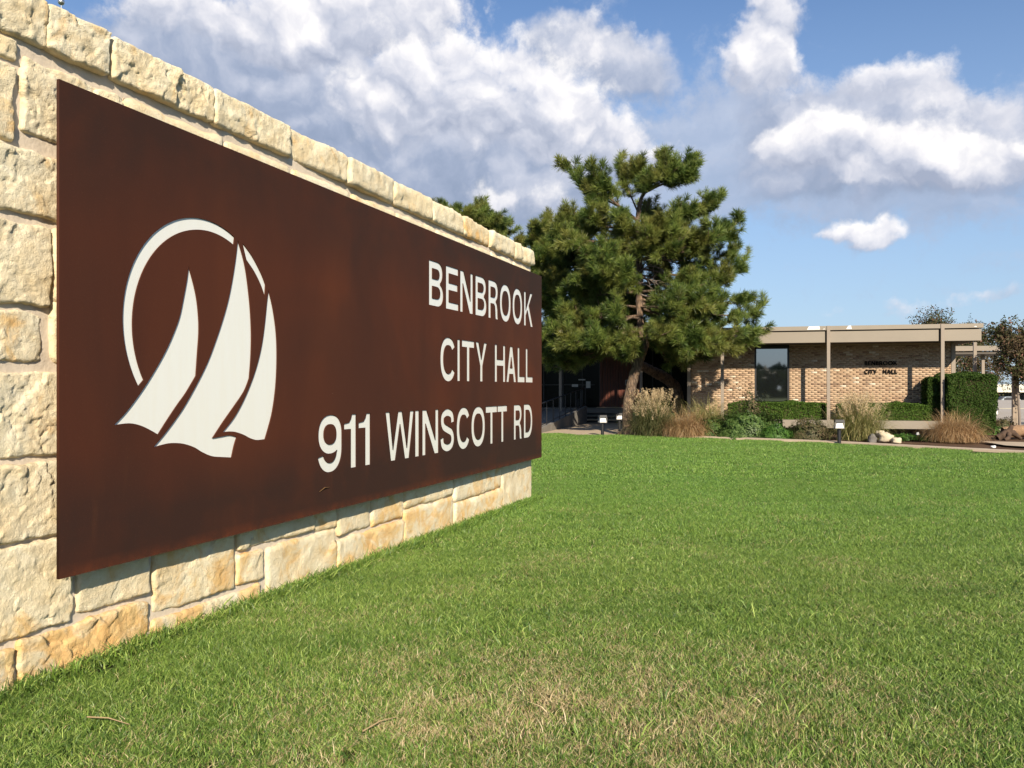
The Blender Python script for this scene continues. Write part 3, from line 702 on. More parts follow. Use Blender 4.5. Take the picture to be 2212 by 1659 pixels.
LOGO.append(('ring', catmull([(1.4248, 1.8999), (1.5291, 1.8255), (1.6248, 1.7249), (1.6729, 1.654)], n=5) + [(1.6656, 1.5707)] + catmull([(1.6656, 1.5707), (1.6159, 1.6529), (1.5462, 1.7311), (1.4663, 1.7951)], n=5)[1:]))
for nm, pts in LOGO:
    pts = [(x * kx_, z) for x, z in pts]
    cuts.append(pts); inserts.append((nm, [pts]))
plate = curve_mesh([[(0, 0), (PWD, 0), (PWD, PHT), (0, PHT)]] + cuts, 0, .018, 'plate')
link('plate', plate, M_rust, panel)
for nm, cs in inserts:
    o = link(nm, curve_mesh(cs, .008, .032, nm), M_acr, panel)
fr = MB()
for (x0, x1, z0, z1) in ((.25, PWD - .25, .22, .30), (.25, PWD - .25, PHT - .30, PHT - .22), (.25, .33, .30, PHT - .30), (PWD - .33, PWD - .25, .30, PHT - .30)):
    fr.box(x0, x1, .032, .155, z0, z1)
fr.build('mounting_frame', M_steel, panel)
# a dry stalk caught on the panel's lower part
st_ = MB().tube([(2.30, -.004, .165), (2.36, -.012, .19), (2.44, -.006, .185)], [.002, .004, .001], 5)
o = st_.build('grass_stalk', M_straw); o.matrix_world = panel.matrix_world.copy()
o.location = panel.location; o.rotation_euler = panel.rotation_euler
tag(o, 'dry straw-coloured stalk stuck near the lower edge of the brown sign panel', 'grass stalk')

# ------------------------------------------------------------------ city hall
BA = R(-14.5)
hall = empty('city_hall', (10.275, 27.0, 0), BA, label='single-storey tan brick building with flat taupe roof and slim posts', cat='building')
BM = Matrix.Translation((10.275, 27, 0)) @ Matrix.Rotation(BA, 4, 'Z')
def bl(x, y, z=0.0): return BM @ Vector((x, y, z))
# roof of the brick wing: slab, trim, fascia boards between the posts
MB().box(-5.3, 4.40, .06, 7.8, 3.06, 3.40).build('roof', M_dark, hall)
MB().box(-5.45, 4.53, -.06, .05, 3.375, 3.51).build('roof_trim', M_taupe, hall)
MB().box(4.47, 4.53, .052, 7.9, 3.375, 3.51).build('roof_trim', M_taupe, hall)
px_ = [-5.4, -3.336, 0.0, 3.37, 4.486]
for a_, b_ in zip(px_[:-1], px_[1:]):
    MB().box(a_ + .055, b_ - (.10 if b_ < 4.4 else 0), .0, .055, 2.98, 3.335).build('fascia', M_taupe, hall)
MB().box(4.43, 4.486, .057, 7.8, 2.98, 3.335).build('fascia', M_taupe, hall)
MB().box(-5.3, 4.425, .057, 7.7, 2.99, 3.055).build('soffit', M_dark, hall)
for x in (-3.336, 0.0, 3.37):
    MB().box(x - .052, x + .052, -.085, .02 - .004 + .0, .455, 3.515).build('post', M_taupe2, hall, bevel=.006)
for a_, b_ in ((-.66, -.26), (-.17, -.12), (.54, .70), (4.25, 4.34)):  # small thin white plates on the front of the roof trim
    MB().hexa([(a_, -.066, 3.40), (b_, -.066, 3.40), (b_, -.062, 3.40), (a_, -.062, 3.40), (a_ + .06, -.066, 3.47 if b_ - a_ > .15 else 3.43), (b_ - .02, -.066, 3.505 if b_ - a_ > .15 else 3.43), (b_ - .02, -.062, 3.505 if b_ - a_ > .15 else 3.43), (a_ + .06, -.062, 3.50 if b_ - a_ > .15 else 3.43)]).build('white_patch', M_white, hall)
# floating floor slab and planter ledge
MB().box(-4.9, 4.3, -.08, 7.6, .20, .455).build('planter_ledge', M_taupe, hall)
MB().box(-4.4, 3.6, .9, 7.4, -.1, .198).build('footing', M_dark, hall)
# brick wall
bw = link('brick_wall', MB().box(-4.42, -2.256, 1.412, 1.70, .456, 2.988).box(-1.109, 3.96, 1.412, 1.70, .456, 2.988).box(-4.42, -4.16, 1.70, 8.6, .456, 2.988).box(3.70, 3.96, 1.70, 7.6, .456, 2.988).mesh('brick_wall'), M_bmortar, hall)
bl_, bh_, gj = .195, .057, .010
cells = []
row = 0; z = .46
while z + bh_ < 2.985:
    off = (row % 2) * (bl_ + gj) / 2
    for (a_, b_) in ((-4.42, -2.256), (-1.109, 3.955)):
        x = a_ - off
        while x < b_:
            x0, x1 = max(x, a_), min(x + bl_, b_)
            if x1 - x0 > .03: cells.append((x0, x1, z, z + bh_))
            x += bl_ + gj
    z += bh_ + gj; row += 1
def brick_tone(c):
    r = random.random()
    x, z = c[0], c[2]
    p_dark = .10 + (.16 if vnoise(x * .8, z * 9, 3.0, 4) > .25 else 0)
    if r < p_dark: return random.uniform(0, .19)
    if r > .975 or (vnoise(x * 1.3, z * 5, 7.0, 9) > .42 and r > .80): return random.uniform(.95, 1)
    return random.uniform(.2, .94)
def brick_mesh(cs, name, tones):
    b = MB(); tn = []
    for (x0, x1, z0, z1), tt in zip(cs, tones):
        d = random.uniform(-.004, .004)
        b.box(x0, x1, 1.400 + d, 1.4115, z0, z1); tn += [tt] * 8
    return fast_mesh(name, b.v, b.f, {'rnd': ('FLOAT', tn)})
cells.sort(key=lambda c: -(c[0] + 20 if c[2] > 1.0 else c[0]))
full = [c for c in cells if abs(c[1] - c[0] - bl_) < .001]
near = full[:300]; ns = set(near); rest = [c for c in cells if c not in ns]
protos = []
for k in range(24):
    tn = brick_tone((random.uniform(0, 4), 0, random.uniform(1, 3)))
    b = MB().box(0, bl_, 1.400 + random.uniform(-.004, .004), 1.4115, 0, bh_)
    protos.append((tn, fast_mesh('brick', b.v, b.f, {'rnd': ('FLOAT', [tn] * 8)})))
protos.sort(key=lambda p_: p_[0])
for c in near:
    tn = brick_tone(c); me = min(protos, key=lambda p_: abs(p_[0] - tn))[1]
    o = link('brick', me, M_brick, bw); o.location = (c[0], 0, c[2])
me = brick_mesh(rest, 'bricks', [brick_tone(c) for c in rest])
tag(link('bricks', me, M_brick, bw), kind='stuff')
MB().box(3.965, 4.09, 1.38, 1.52, .456, 2.985).build('corner_post', M_taupe2, hall)
MB().box(-4.55, -4.43, 1.36, 1.5, .456, 2.985).build('corner_post', M_taupe2, hall)
# window
wf = MB()
wx0, wx1, wz0, wz1 = -2.256, -1.109, .50, 2.985
for (a_, b_, c_, d_) in ((wx0 + .003, wx0 + .06, wz0, wz1), (wx1 - .06, wx1 - .003, wz0, wz1), (wx0 + .06, wx1 - .06, wz1 - .13, wz1), (wx0 + .06, wx1 - .06, wz0, wz0 + .08)):
    wf.box(a_, b_, 1.395, 1.50, c_, d_)
win = wf.build('window', M_black, hall)
MB().box(wx0 + .06, wx1 - .06, 1.445, 1.46, wz0 + .08, wz1 - .13).build('pane', M_glass, win)
MB().box(wx0 + .06, wx1 - .06, 1.62, 1.66, wz0, wz1).build('window_lining', M_black, hall)
# raised letters on the wall
def wall_text(txt, x0, x1, z0, h, ws):
    tot = sum(ws); gap = (x1 - x0 - tot) / max(1, len(txt) - 1); x = x0
    for ch, w in zip(txt, ws):
        cs = [[(a_ + x, b_ + z0) for a_, b_ in ct] for ct in glyph(ch, w, h, .026, .024)]
        link('wall_letter', curve_mesh(cs, 1.345, 1.394, 'wall_letter'), M_letter, hall); x += w + gap
M_letter = plain('dark_bronze_letters', (.010, .007, .006), .8, .1, spec=.1)
wall_text('BENBROOK', 1.305, 2.310, 2.265, .135, [.088, .082, .115, .088, .092, .14, .14, .108])
wall_text('CITY', 1.295, 1.685, 1.985, .132, [.12, .030, .085, .105])
wall_text('HALL', 1.885, 2.325, 1.985, .132, [.10, .115, .080, .080])
# entry hall, recessed
MB().box(-17, -4.6, 5.25, 16, 3.32, 3.72).build('entry_roof', M_dark, hall)
MB().box(-17, -3.9, 7.2, 16, 3.76, 4.15).build('parapet', M_cream, hall)
MB().box(-17, -5.0, 5.15, 5.24, 3.30, 3.62).build('fascia', M_taupe, hall)
MB().box(-17, -4.6, 9.2, 9.4, .60, 3.32).build('entry_back_wall', M_black, hall)
MB().box(-16.9, -8.74, 8.86, 8.90, .66, 3.30).build('entry_glass', M_dglass, hall)
MB().box(-6.86, -4.5, 8.56, 8.60, .66, 3.30).build('entry_glass', M_dglass, hall)
for x in (-16.0, -14.2, -12.4, -11.4, -10.5, -9.6):
    MB().box(x, x + .05, 8.80, 8.855, .62, 3.31).build('mullion', M_black, hall)
for x in (-6.4, -5.6): MB().box(x, x + .05, 8.5, 8.555, .62, 3.31).build('mullion', M_black, hall)
MB().box(-16.9, -9.0, 8.80, 8.85, 1.62, 1.67).build('mullion', M_black, hall)
for (x, z, w, h) in ((-12.05, 1.95, .10, .22), (-10.05, 1.55, .28, .12), (-9.75, 1.85, .32, .05), (-9.4, 1.5, .2, .3), (-5.95, 1.75, .22, .12)):
    MB().box(x, x + w, 8.78 if x < -8 else 8.48, 8.784 if x < -8 else 8.484, z, z + h).build('door_notice', plain('notice_paper', (.62, .64, .66), .6), hall)
x = -8.71
while x < -6.90:
    w = .105
    MB().box(x, x + w, 8.40 + (.012 if int(round((x + 8.71) / .12)) % 2 else 0), 8.44, .645, 3.30).build('board', M_wood, hall); x += .12
MB().box(-8.74, -6.86, 8.445, 8.50, .62, 3.3).build('board_backing', M_black, hall)
MB().box(-8.85, -6.80, 8.30, 8.395, .612, .643).build('threshold', M_conc, hall)
dh = MB().box(-7.55, -7.53, 8.33, 8.35, 1.62, 1.86).box(-7.45, -7.43, 8.33, 8.35, 1.62, 1.86).box(-7.55, -7.43, 8.33, 8.35, 1.84, 1.86).box(-7.55, -7.43, 8.33, 8.35, 1.62, 1.64)
dh.build('door_pull', plain('brushed_metal', (.5, .5, .48), .35, .05, metal=.6), hall)
MB().box(-17, -4.6, 7.62, 9.2, .42, .61).build('porch_floor', M_conc_d, hall)
for x in (-13.25, -9.90, -6.56):
    MB().box(x - .055, x + .055, 5.25, 5.36, .0 if x < -12 else .0, 3.30).build('post', M_taupe2, hall, bevel=.006)
# steps: four treads with open, dark risers
steps = empty('entrance_steps', bl(-8.2, 6.72), BA, label='four weathered grey steps with dark risers leading up to the entrance', cat='steps')
for k in range(4):
    z = .155 * (k + 1)
    MB().box(-1.15, 1.1, k * .30, k * .30 + .31, z - .055, z).build('tread', M_conc_d if k else M_conc, steps, bevel=.008)
    MB().box(-1.12, 1.07, k * .30 + .10, k * .30 + .13, z - .155, z - .056).build('riser', M_black, steps)
# ramp with railing
ramp = empty('entrance_ramp', (0, 0, 0), 0, label='grey concrete wheelchair ramp rising to the porch behind the black railing', cat='ramp')
r0, r1 = Vector((.85, 27.6, 0)), Vector((3.05, 35.3, 0)); rd = (r1 - r0).normalized(); rn_ = Vector((-rd.y, rd.x, 0))
def rp(t, o, z): p_ = r0 + rd * ((r1 - r0).length * t) + rn_ * o; return (p_.x, p_.y, z)
MB().hexa([rp(0, 0, -.1), rp(1, 0, -.1), rp(1, 1.6, -.1), rp(0, 1.6, -.1), rp(0, 0, .04), rp(1, 0, .60), rp(1, 1.6, .60), rp(0, 1.6, .04)]).build('ramp_surface', M_conc_d, ramp)
MB().hexa([rp(0, -.14, -.1), rp(1, -.14, -.1), rp(1, -.004, -.1), rp(0, -.004, -.1), rp(0, -.14, .16), rp(1, -.14, .72), rp(1, -.004, .72), rp(0, -.004, .16)]).build('ramp_curb', M_conc_d, ramp)
MB().hexa([rp(0, 1.6, -.1), rp(1, 1.6, -.1), rp(1, 7, -.1), rp(0, 7, -.1), rp(0, 1.6, .3), rp(1, 1.6, .598), rp(1, 7, .598), rp(0, 7, .3)]).build('terrace', M_conc_d, ramp)
rail = empty('ramp_railing', (0, 0, 0), 0, label='thin black metal handrail with balusters along the entrance ramp', cat='railing')
zr = lambda t: .16 + .56 * t
MB().tube([rp(0, -.07, zr(0) + .80), rp(1, -.07, zr(1) + .80)], .020, 8).build('handrail', M_black, rail)
MB().tube([rp(0, -.07, zr(0) + .08), rp(1, -.07, zr(1) + .08)], .014, 6).build('bottom_rail', M_black, rail)
for k in range(9):
    t = k / 8
    MB().tube([rp(t, -.07, zr(t) - .02), rp(t, -.07, zr(t) + .79)], .017 if k % 2 else .022, 6).build('baluster', M_black, rail)
p0 = bl(-9.45, 6.8)
rail2 = empty('step_railing', tuple(p0), BA, label='short black metal handrail beside the entrance steps', cat='railing')
MB().tube([(0, 0, 0), (0, 0, .95), (0, 1.1, 1.5), (0, 1.1, .6)], .02, 8).build('handrail', M_black, rail2)
MB().tube([(0, .35, .1), (0, .35, 1.1)], .015, 6).build('baluster', M_black, rail2)
MB().tube([(0, .75, .3), (0, .75, 1.3)], .015, 6).build('baluster', M_black, rail2)

# walkway canopy on the far right
can = empty('walkway_canopy', tuple(bl(6.0, 12)), BA, label='flat taupe covered walkway roof on slim posts behind the tall hedge', cat='canopy')
MB().box(-1.6, 5.2, .0, .06, 3.14, 3.36).build('fascia', M_taupe, can)
MB().box(-1.6, 5.2, -.03, -.002, 3.14, 3.23).build('trim', M_taupe2, can)
MB().box(-1.6, 5.2, .07, 2.6, 3.0, 3.12).build('soffit', M_dark, can)
for x in (-1.3, 1.9, 5.0): MB().box(x - .06, x + .06, .5, .62, 0, 3.0).build('post', M_taupe2, can)
o = MB().box(-.06, .06, -.06, .06, 0, 3.38).build('roof_post', M_taupe2); o.location = bl(6.7, 9.2); o.rotation_euler = (0, 0, BA)
tag(o, 'taupe square post rising behind the tall clipped hedge', 'post')

# ------------------------------------------------------------------ scatter helper (geometry nodes)
SRC = {}
def source_coll(name, meshes, m):
    col = bpy.data.collections.new(name)
    for k, me in enumerate(meshes):
        if not me.materials: me.materials.append(m)
        o = bpy.data.objects.new(name + '_%02d' % k, me); col.objects.link(o)
    return col
def scatter(name, pts, rots, scl, idx, col, parent=None):
    n = len(pts)
    me = bpy.data.meshes.new(name); me.vertices.add(n); me.vertices.foreach_set('co', np.asarray(pts, np.float32).ravel())
    a = me.attributes.new('rot', 'FLOAT_VECTOR', 'POINT'); a.data.foreach_set('vector', np.asarray(rots, np.float32).ravel())
    a = me.attributes.new('scl', 'FLOAT_VECTOR', 'POINT'); a.data.foreach_set('vector', np.asarray(scl, np.float32).ravel())
    a = me.attributes.new('idx', 'INT', 'POINT'); a.data.foreach_set('value', np.asarray(idx, np.int32))
    me.update()
    o = link(name, me, None, parent)
    t = bpy.data.node_groups.new(name + '_nodes', 'GeometryNodeTree')
    t.interface.new_socket('Geometry', in_out='INPUT', socket_type='NodeSocketGeometry')
    t.interface.new_socket('Geometry', in_out='OUTPUT', socket_type='NodeSocketGeometry')
    N = t.nodes; L = t.links
    gi = N.new('NodeGroupInput'); go = N.new('NodeGroupOutput')
    ci = N.new('GeometryNodeCollectionInfo'); ci.inputs['Collection'].default_value = col
    ci.inputs['Separate Children'].default_value = True; ci.inputs['Reset Children'].default_value = True
    ip = N.new('GeometryNodeInstanceOnPoints'); ip.inputs['Pick Instance'].default_value = True
    def na(nm, dt):
        x = N.new('GeometryNodeInputNamedAttribute'); x.data_type = dt; x.inputs[0].default_value = nm; return x.outputs[0]
    e2r = N.new('FunctionNodeEulerToRotation'); L.new(na('rot', 'FLOAT_VECTOR'), e2r.inputs[0])
    L.new(gi.outputs[0], ip.inputs['Points']); L.new(ci.outputs[0], ip.inputs['Instance'])
    L.new(na('idx', 'INT'), ip.inputs['Instance Index']); L.new(e2r.outputs[0], ip.inputs['Rotation']); L.new(na('scl', 'FLOAT_VECTOR'), ip.inputs['Scale'])
    L.new(ip.outputs[0], go.inputs[0])
    md = o.modifiers.new('scatter', 'NODES'); md.node_group = t
    return o

# ------------------------------------------------------------------ lawn blades
def blade_patch(size, n, hmin, hmax, wid, bend, seed, gr=0.0):
    r = np.random.RandomState(seed)
    x = r.uniform(-size / 2, size / 2, n); y = r.uniform(-size / 2, size / 2, n)
    h = r.uniform(hmin, hmax, n) * (1 + .5 * (r.rand(n) > .96)); az = r.uniform(0, 2 * np.pi, n); ba = r.uniform(0, 2 * np.pi, n)
    bd = r.uniform(.15, 1.35, n) * bend * h
    w = wid * r.uniform(.6, 1.25, n)
    wx, wy = np.cos(az) * w / 2, np.sin(az) * w / 2
    bx, by = np.cos(ba) * bd, np.sin(ba) * bd
    z0 = np.zeros(n)
    p = [np.stack([x - wx, y - wy, z0], -1), np.stack([x + wx, y + wy, z0], -1),
         np.stack([x + wx * .85 + bx * .35, y + wy * .85 + by * .35, h * .6], -1), np.stack([x - wx * .85 + bx * .35, y - wy * .85 + by * .35, h * .6], -1),
         np.stack([x + bx, y + by, h * .95], -1)]
    V = np.stack(p, 1).reshape(-1, 3); b = np.arange(n) * 5
    Fq = np.concatenate([np.stack([b, b + 1, b + 2], -1), np.stack([b, b + 2, b + 3], -1), np.stack([b + 3, b + 2, b + 4], -1)])
    rn, r2 = np.repeat(r.rand(n), 5), np.repeat(gr + (1 - gr) * r.rand(n), 5)
    return fast_mesh('grass_patch', V, Fq, {'rnd': ('FLOAT', rn), 'rn2': ('FLOAT', r2), 'hgt': ('FLOAT', V[:, 2])})
near_c = source_coll('lawn_near', [blade_patch(.30, 1450, .014, .046, .0036, 1.15, k) for k in range(6)], M_grass)
mid_c = source_coll('lawn_mid', [blade_patch(.55, 2600, .016, .044, .0048, 1.1, 20 + k) for k in range(5)], M_grass)
far_c = source_coll('lawn_far', [blade_patch(1.1, 3600, .02, .048, .0085, 1.0, 40 + k) for k in range(5)], M_grass)
tuft_c = source_coll('lawn_tuft', [blade_patch(.12, 14, .035, .085, .0062, 1.3, 60 + k, .33) for k in range(4)], M_grass)
def wall_side(x, y): return x * Wn.x + y * Wn.y + PW       # > 0 in front of the wall
def in_lawn(x, y, m=0.0):
    beyond = (x * Wd.x + y * Wd.y) > 10.95
    return (y < edge_y(x) - m) & ((wall_side(x, y) > .03 + m) | beyond)
def fill(step, y0, y1, nv, seed, jit=.22, zs=(0.85, 1.2)):
    r = np.random.RandomState(seed)
    xs = np.arange(-9, 21, step); ys = np.arange(y0, y1, step); X, Y = np.meshgrid(xs, ys)
    X = X.ravel() + r.uniform(-jit, jit, X.size) * step; Y = Y.ravel() + r.uniform(-jit, jit, Y.size) * step
    k = in_lawn(X, Y, step * .42) & (X < .72 * Y + 2.2) & (X > -.72 * Y - 2.2); X, Y = X[k], Y[k]; n = len(X)
    s = r.uniform(zs[0], zs[1], n) * (1 + .25 * vnoise(X * .9, Y * .9, 0, 3))
    P = np.stack([X, Y, g_h(X, Y)], -1)
    return P, np.stack([np.zeros(n), np.zeros(n), r.uniform(0, 6.283, n)], -1), np.stack([np.ones(n), np.ones(n), s], -1), r.randint(0, nv, n)
tag(scatter('lawn_grass_near', *fill(.22, 2.2, 7.6, 6, 1), near_c), kind='stuff', label='short green and straw-flecked lawn grass in the foreground', cat='grass')
tag(scatter('lawn_grass_middle', *fill(.42, 7.3, 14, 5, 2), mid_c), kind='stuff', label='fresh green lawn grass in the middle of the lawn', cat='grass')
tag(scatter('lawn_grass_far', *fill(.8, 13.6, 29, 5, 3), far_c), kind='stuff', label='fresh green lawn grass running up to the kerb', cat='grass')
# longer tufts: along the wall foot and here and there
r = np.random.RandomState(5); P = []
for k in range(1300):
    s_ = r.uniform(1.6, 10.8); d_ = abs(r.normal(0, .05)) + .05
    p_ = -Wn * (PW - d_) + Wd * s_; P.append((p_.x, p_.y, float(g_h(p_.x, p_.y)), r.uniform(.5, 1.35)))
for k in range(650):
    y_ = 2.5 + 10 * r.rand() ** 1.5; x_ = r.uniform(-.6, .68) * y_
    if wall_side(x_, y_) > .2 and y_ < 24 and vnoise(x_ * 1.1, y_ * 1.1, 5., 8) > .05: P.append((x_, y_, float(g_h(x_, y_)), r.uniform(.4, .9)))
for (cx, cy, n_, sp_) in ((.0, 4.9, 45, .25), (.55, 3.5, 70, .35), (1.9, 5.2, 20, .3), (.3, 6.3, 30, .3), (-.4, 3.2, 30, .3), (1.2, 4.1, 30, .3)):
    for k in range(n_):
        x_, y_ = r.normal(cx, sp_), r.normal(cy, sp_ * .7); P.append((x_, y_, float(g_h(x_, y_)), r.uniform(.7, 1.15)))
P = np.array(P); n = len(P)
tag(scatter('grass_tufts', P[:, :3], np.stack([r.uniform(-.15, .15, n), r.uniform(-.15, .15, n), r.uniform(0, 6.28, n)], -1), np.repeat(P[:, 3:4], 3, 1), r.randint(0, 4, n), tuft_c),
    kind='stuff', label='taller uncut grass tufts along the foot of the stone wall', cat='grass')

# ------------------------------------------------------------------ pines
def needle_tuft(n, L0, seed, wid=.011):
    r = np.random.RandomState(seed)
    t = r.uniform(0, 1, n) ** .8
    base = np.stack([r.normal(0, .008, n), r.normal(0, .008, n), t * .20 - .12], -1)
    az = r.uniform(0, 2 * np.pi, n); el = np.radians(r.uniform(10, 75, n) * (1 - .25 * t) + 6)
    d = np.stack([np.sin(el) * np.cos(az), np.sin(el) * np.sin(az), np.cos(el)], -1)
    L_ = L0 * r.uniform(.75, 1.15, n)[:, None]; tip = base + d * L_; tip[:, 2] -= .015 * r.rand(n)
    s = np.cross(d, r.normal(size=(n, 3))); s /= np.linalg.norm(s, axis=1)[:, None]; s *= wid / 2
    mid = base + d * L_ * .55
    V = np.stack([base - s * .6, base + s * .6, mid + s, mid - s, tip], 1).reshape(-1, 3); b = np.arange(n) * 5
    Fq = np.concatenate([np.stack([b, b + 1, b + 2], -1), np.stack([b, b + 2, b + 3], -1), np.stack([b + 3, b + 2, b + 4], -1)])
    rv = np.clip(r.rand() * .5 + r.rand(n) * .5, 0, 1)
    return fast_mesh('needle_tuft', V, Fq, {'rnd': ('FLOAT', np.repeat(rv, 5))})
pine_c = source_coll('pine_tufts', [needle_tuft(85, .235, 200 + k) for k in range(7)], M_pine)
def eul(d):
    return tuple(Vector(d).to_track_quat('Z', 'Y').to_euler())
def bark_tube(name, pts, rad, n=14, parent=None, m=None, seed=0, amp=.08, step=.08, spline=True):
    P = catmull(pts, n=max(2, int(14)))
    P = [Vector(p) for p in P]; T = np.linspace(0, 1, len(P)); rr = np.interp(T, np.linspace(0, 1, len(rad)), rad)
    V = []
    for i, p in enumerate(P):
        t = (P[min(i + 1, len(P) - 1)] - P[max(i - 1, 0)]).normalized()
        u = t.cross(Vector((.2, 1, .1))).normalized(); w = u.cross(t)
        for k in range(n):
            a = 2 * math.pi * k / n; d = u * math.cos(a) + w * math.sin(a)
            q_ = p + d * rr[i]; V.append([*q_, *d, rr[i]])
    V = np.array(V); dsp = fbm(V[:, 0] * 9, V[:, 1] * 9, V[:, 2] * 3.5, 3, 50 + seed) * amp * 3 * V[:, 6]
    V = V[:, :3] + V[:, 3:6] * dsp[:, None]
    i, j = np.meshgrid(np.arange(n), np.arange(len(P) - 1)); i = i.ravel(); j = j.ravel()
    Fq = np.stack([j * n + i, j * n + (i + 1) % n, (j + 1) * n + (i + 1) % n, (j + 1) * n + i], -1)
    return link(name, fast_mesh(name, V, Fq, smooth=True), m or M_bark, parent)
class Crown:
    def __init__(s, seed): s.r = np.random.RandomState(seed); s.P = []; s.D = []; s.S = []
    def limb(s, root, p0, p1, lift=.25, spread=.42, n=46, rad=.05, start=.35, tree=None, bare=False, sub=9):
        """one limb: bent tube, side shoots, tufts on the shoots"""
        r = s.r; p0, p1 = Vector(p0), Vector(p1); L_ = (p1 - p0).length
        m1 = p0.lerp(p1, .35) + Vector((0, 0, -lift * .35 * L_ * .3)) + Vector(r.normal(0, .05, 3))
        m2 = p0.lerp(p1, .7) + Vector((0, 0, -lift * L_ * .22)) + Vector(r.normal(0, .06, 3))
        path = [Vector(q_) for q_ in catmull([p0, m1, m2, p1], n=8)]
        mb = MB(); k0 = len(path)
        mb.tube(path, list(np.linspace(rad, .012, k0)), 6, False)
        if not bare:
            for k in range(sub):
                t = start + (1 - start) * (k + r.rand()) / sub; i = min(int(t * (k0 - 1)), k0 - 2)
                b = path[i].lerp(path[i + 1], t * (k0 - 1) - i); ax = (path[i + 1] - path[i]).normalized()
                dv = Vector(r.normal(size=3)); dv -= ax * dv.dot(ax); dv.normalize()
                dv = (dv * .9 + ax * .75 + Vector((0, 0, .35))).normalized()
                ln = spread * (1.25 - .6 * abs(t - .6)) * r.uniform(.6, 1.3)
                e = b + dv * ln + Vector((0, 0, ln * .25))
                mb.tube([b, b.lerp(e, .5) + Vector((0, 0, -.02)), e], [.014, .010, .006], 4, False)
                nt_ = max(2, int(n / sub))
                for q_ in range(nt_):
                    f = .25 + .75 * (q_ + r.rand()) / nt_
                    pp = b.lerp(e, f) + Vector(r.normal(0, .085, 3)); dd = (dv + Vector((0, 0, .35)) + Vector(r.normal(0, .38, 3))).normalized()
                    s.P.append(tuple(pp)); s.D.append(eul(dd)); s.S.append(r.uniform(.6, 1.2))
            for q_ in range(int(n * .22)):
                t = 1 - .35 * r.rand(); i = min(int(t * (k0 - 1)), k0 - 2)
                pp = path[i] + Vector(r.normal(0, .05, 3)); dd = ((path[i + 1] - path[i]).normalized() + Vector((0, 0, .4)) + Vector(r.normal(0, .5, 3))).normalized()
                s.P.append(tuple(pp)); s.D.append(eul(dd)); s.S.append(r.uniform(.75, 1.1))
        else:
            for k in range(sub):
                t = .2 + .8 * r.rand(); i = int(t * (k0 - 2)); b = path[i]; dv = Vector(r.normal(size=3)).normalized() + (p1 - p0).normalized()
                e = b + dv * spread * r.uniform(.5, 1.1); mb.tube([b, b.lerp(e, .5) + Vector(r.normal(0, .03, 3)), e + Vector((0, 0, -.08))], [.010, .007, .003], 4, False)
        return link('branch', mb.mesh('branch'), M_twig if bare else M_bark, root)
    def finish(s, root, name='needles'):
        n = len(s.P); sc_ = np.repeat(np.array(s.S)[:, None], 3, 1)
        return tag(scatter(name, s.P, s.D, sc_, s.r.randint(0, 7, n), pine_c, root), kind='stuff')
def at(x, y, Y):      # a point Y metres ahead that the photograph shows at (x, y) of 2600x1950
    return ((x - 1300) / F * Y, Y, EYE + (985 - y) / F * Y)

# main pine: a leaning trunk on the kerb side of the lawn
pine = empty('pine_tree', (3.74, 26.25, 0), label='tall crooked pine with bent trunk growing at the lawn edge in front of the entrance', cat='pine tree')
def loc(p, o): return (p[0] - o.location.x, p[1] - o.location.y, p[2] - o.location.z)
TY = 26.25
trk = [at(1599, 1112, TY), at(1594, 1060, TY), at(1597, 1010, TY), at(1606, 968, TY), at(1622, 915, TY), at(1637, 870, TY), at(1628, 830, TY), at(1623, 780, TY + .1), at(1624, 720, TY + .2), at(1622, 650, TY + .2), at(1618, 570, TY + .2), at(1630, 500, TY), at(1665, 440, TY)]
bark_tube('trunk', [loc(p_, pine) for p_ in trk], [.235, .165, .155, .15, .145, .14, .115, .105, .10, .09, .075, .06, .03], 18, pine, seed=1)
for k, (a_, dx, dy) in enumerate(((0, .5, .0), (1, -.48, .1), (2, .15, -.42), (3, -.2, .4))):
    MB().tube([(0, 0, .22), (dx * .5, dy * .5, .10), (dx, dy, -.03)], [.13, .085, .03], 8).build('root', M_bark, pine, smooth=True)
cr = Crown(11)
def tp(y):   # trunk point at photo height y
    ys_ = [1112, 870, 830, 780, 720, 650, 570, 500, 440]; xs_ = [1599, 1637, 1628, 1623, 1624, 1622, 1618, 1630, 1665]
    return at(float(np.interp(-y, [-a for a in ys_], xs_)), y, TY + .1)
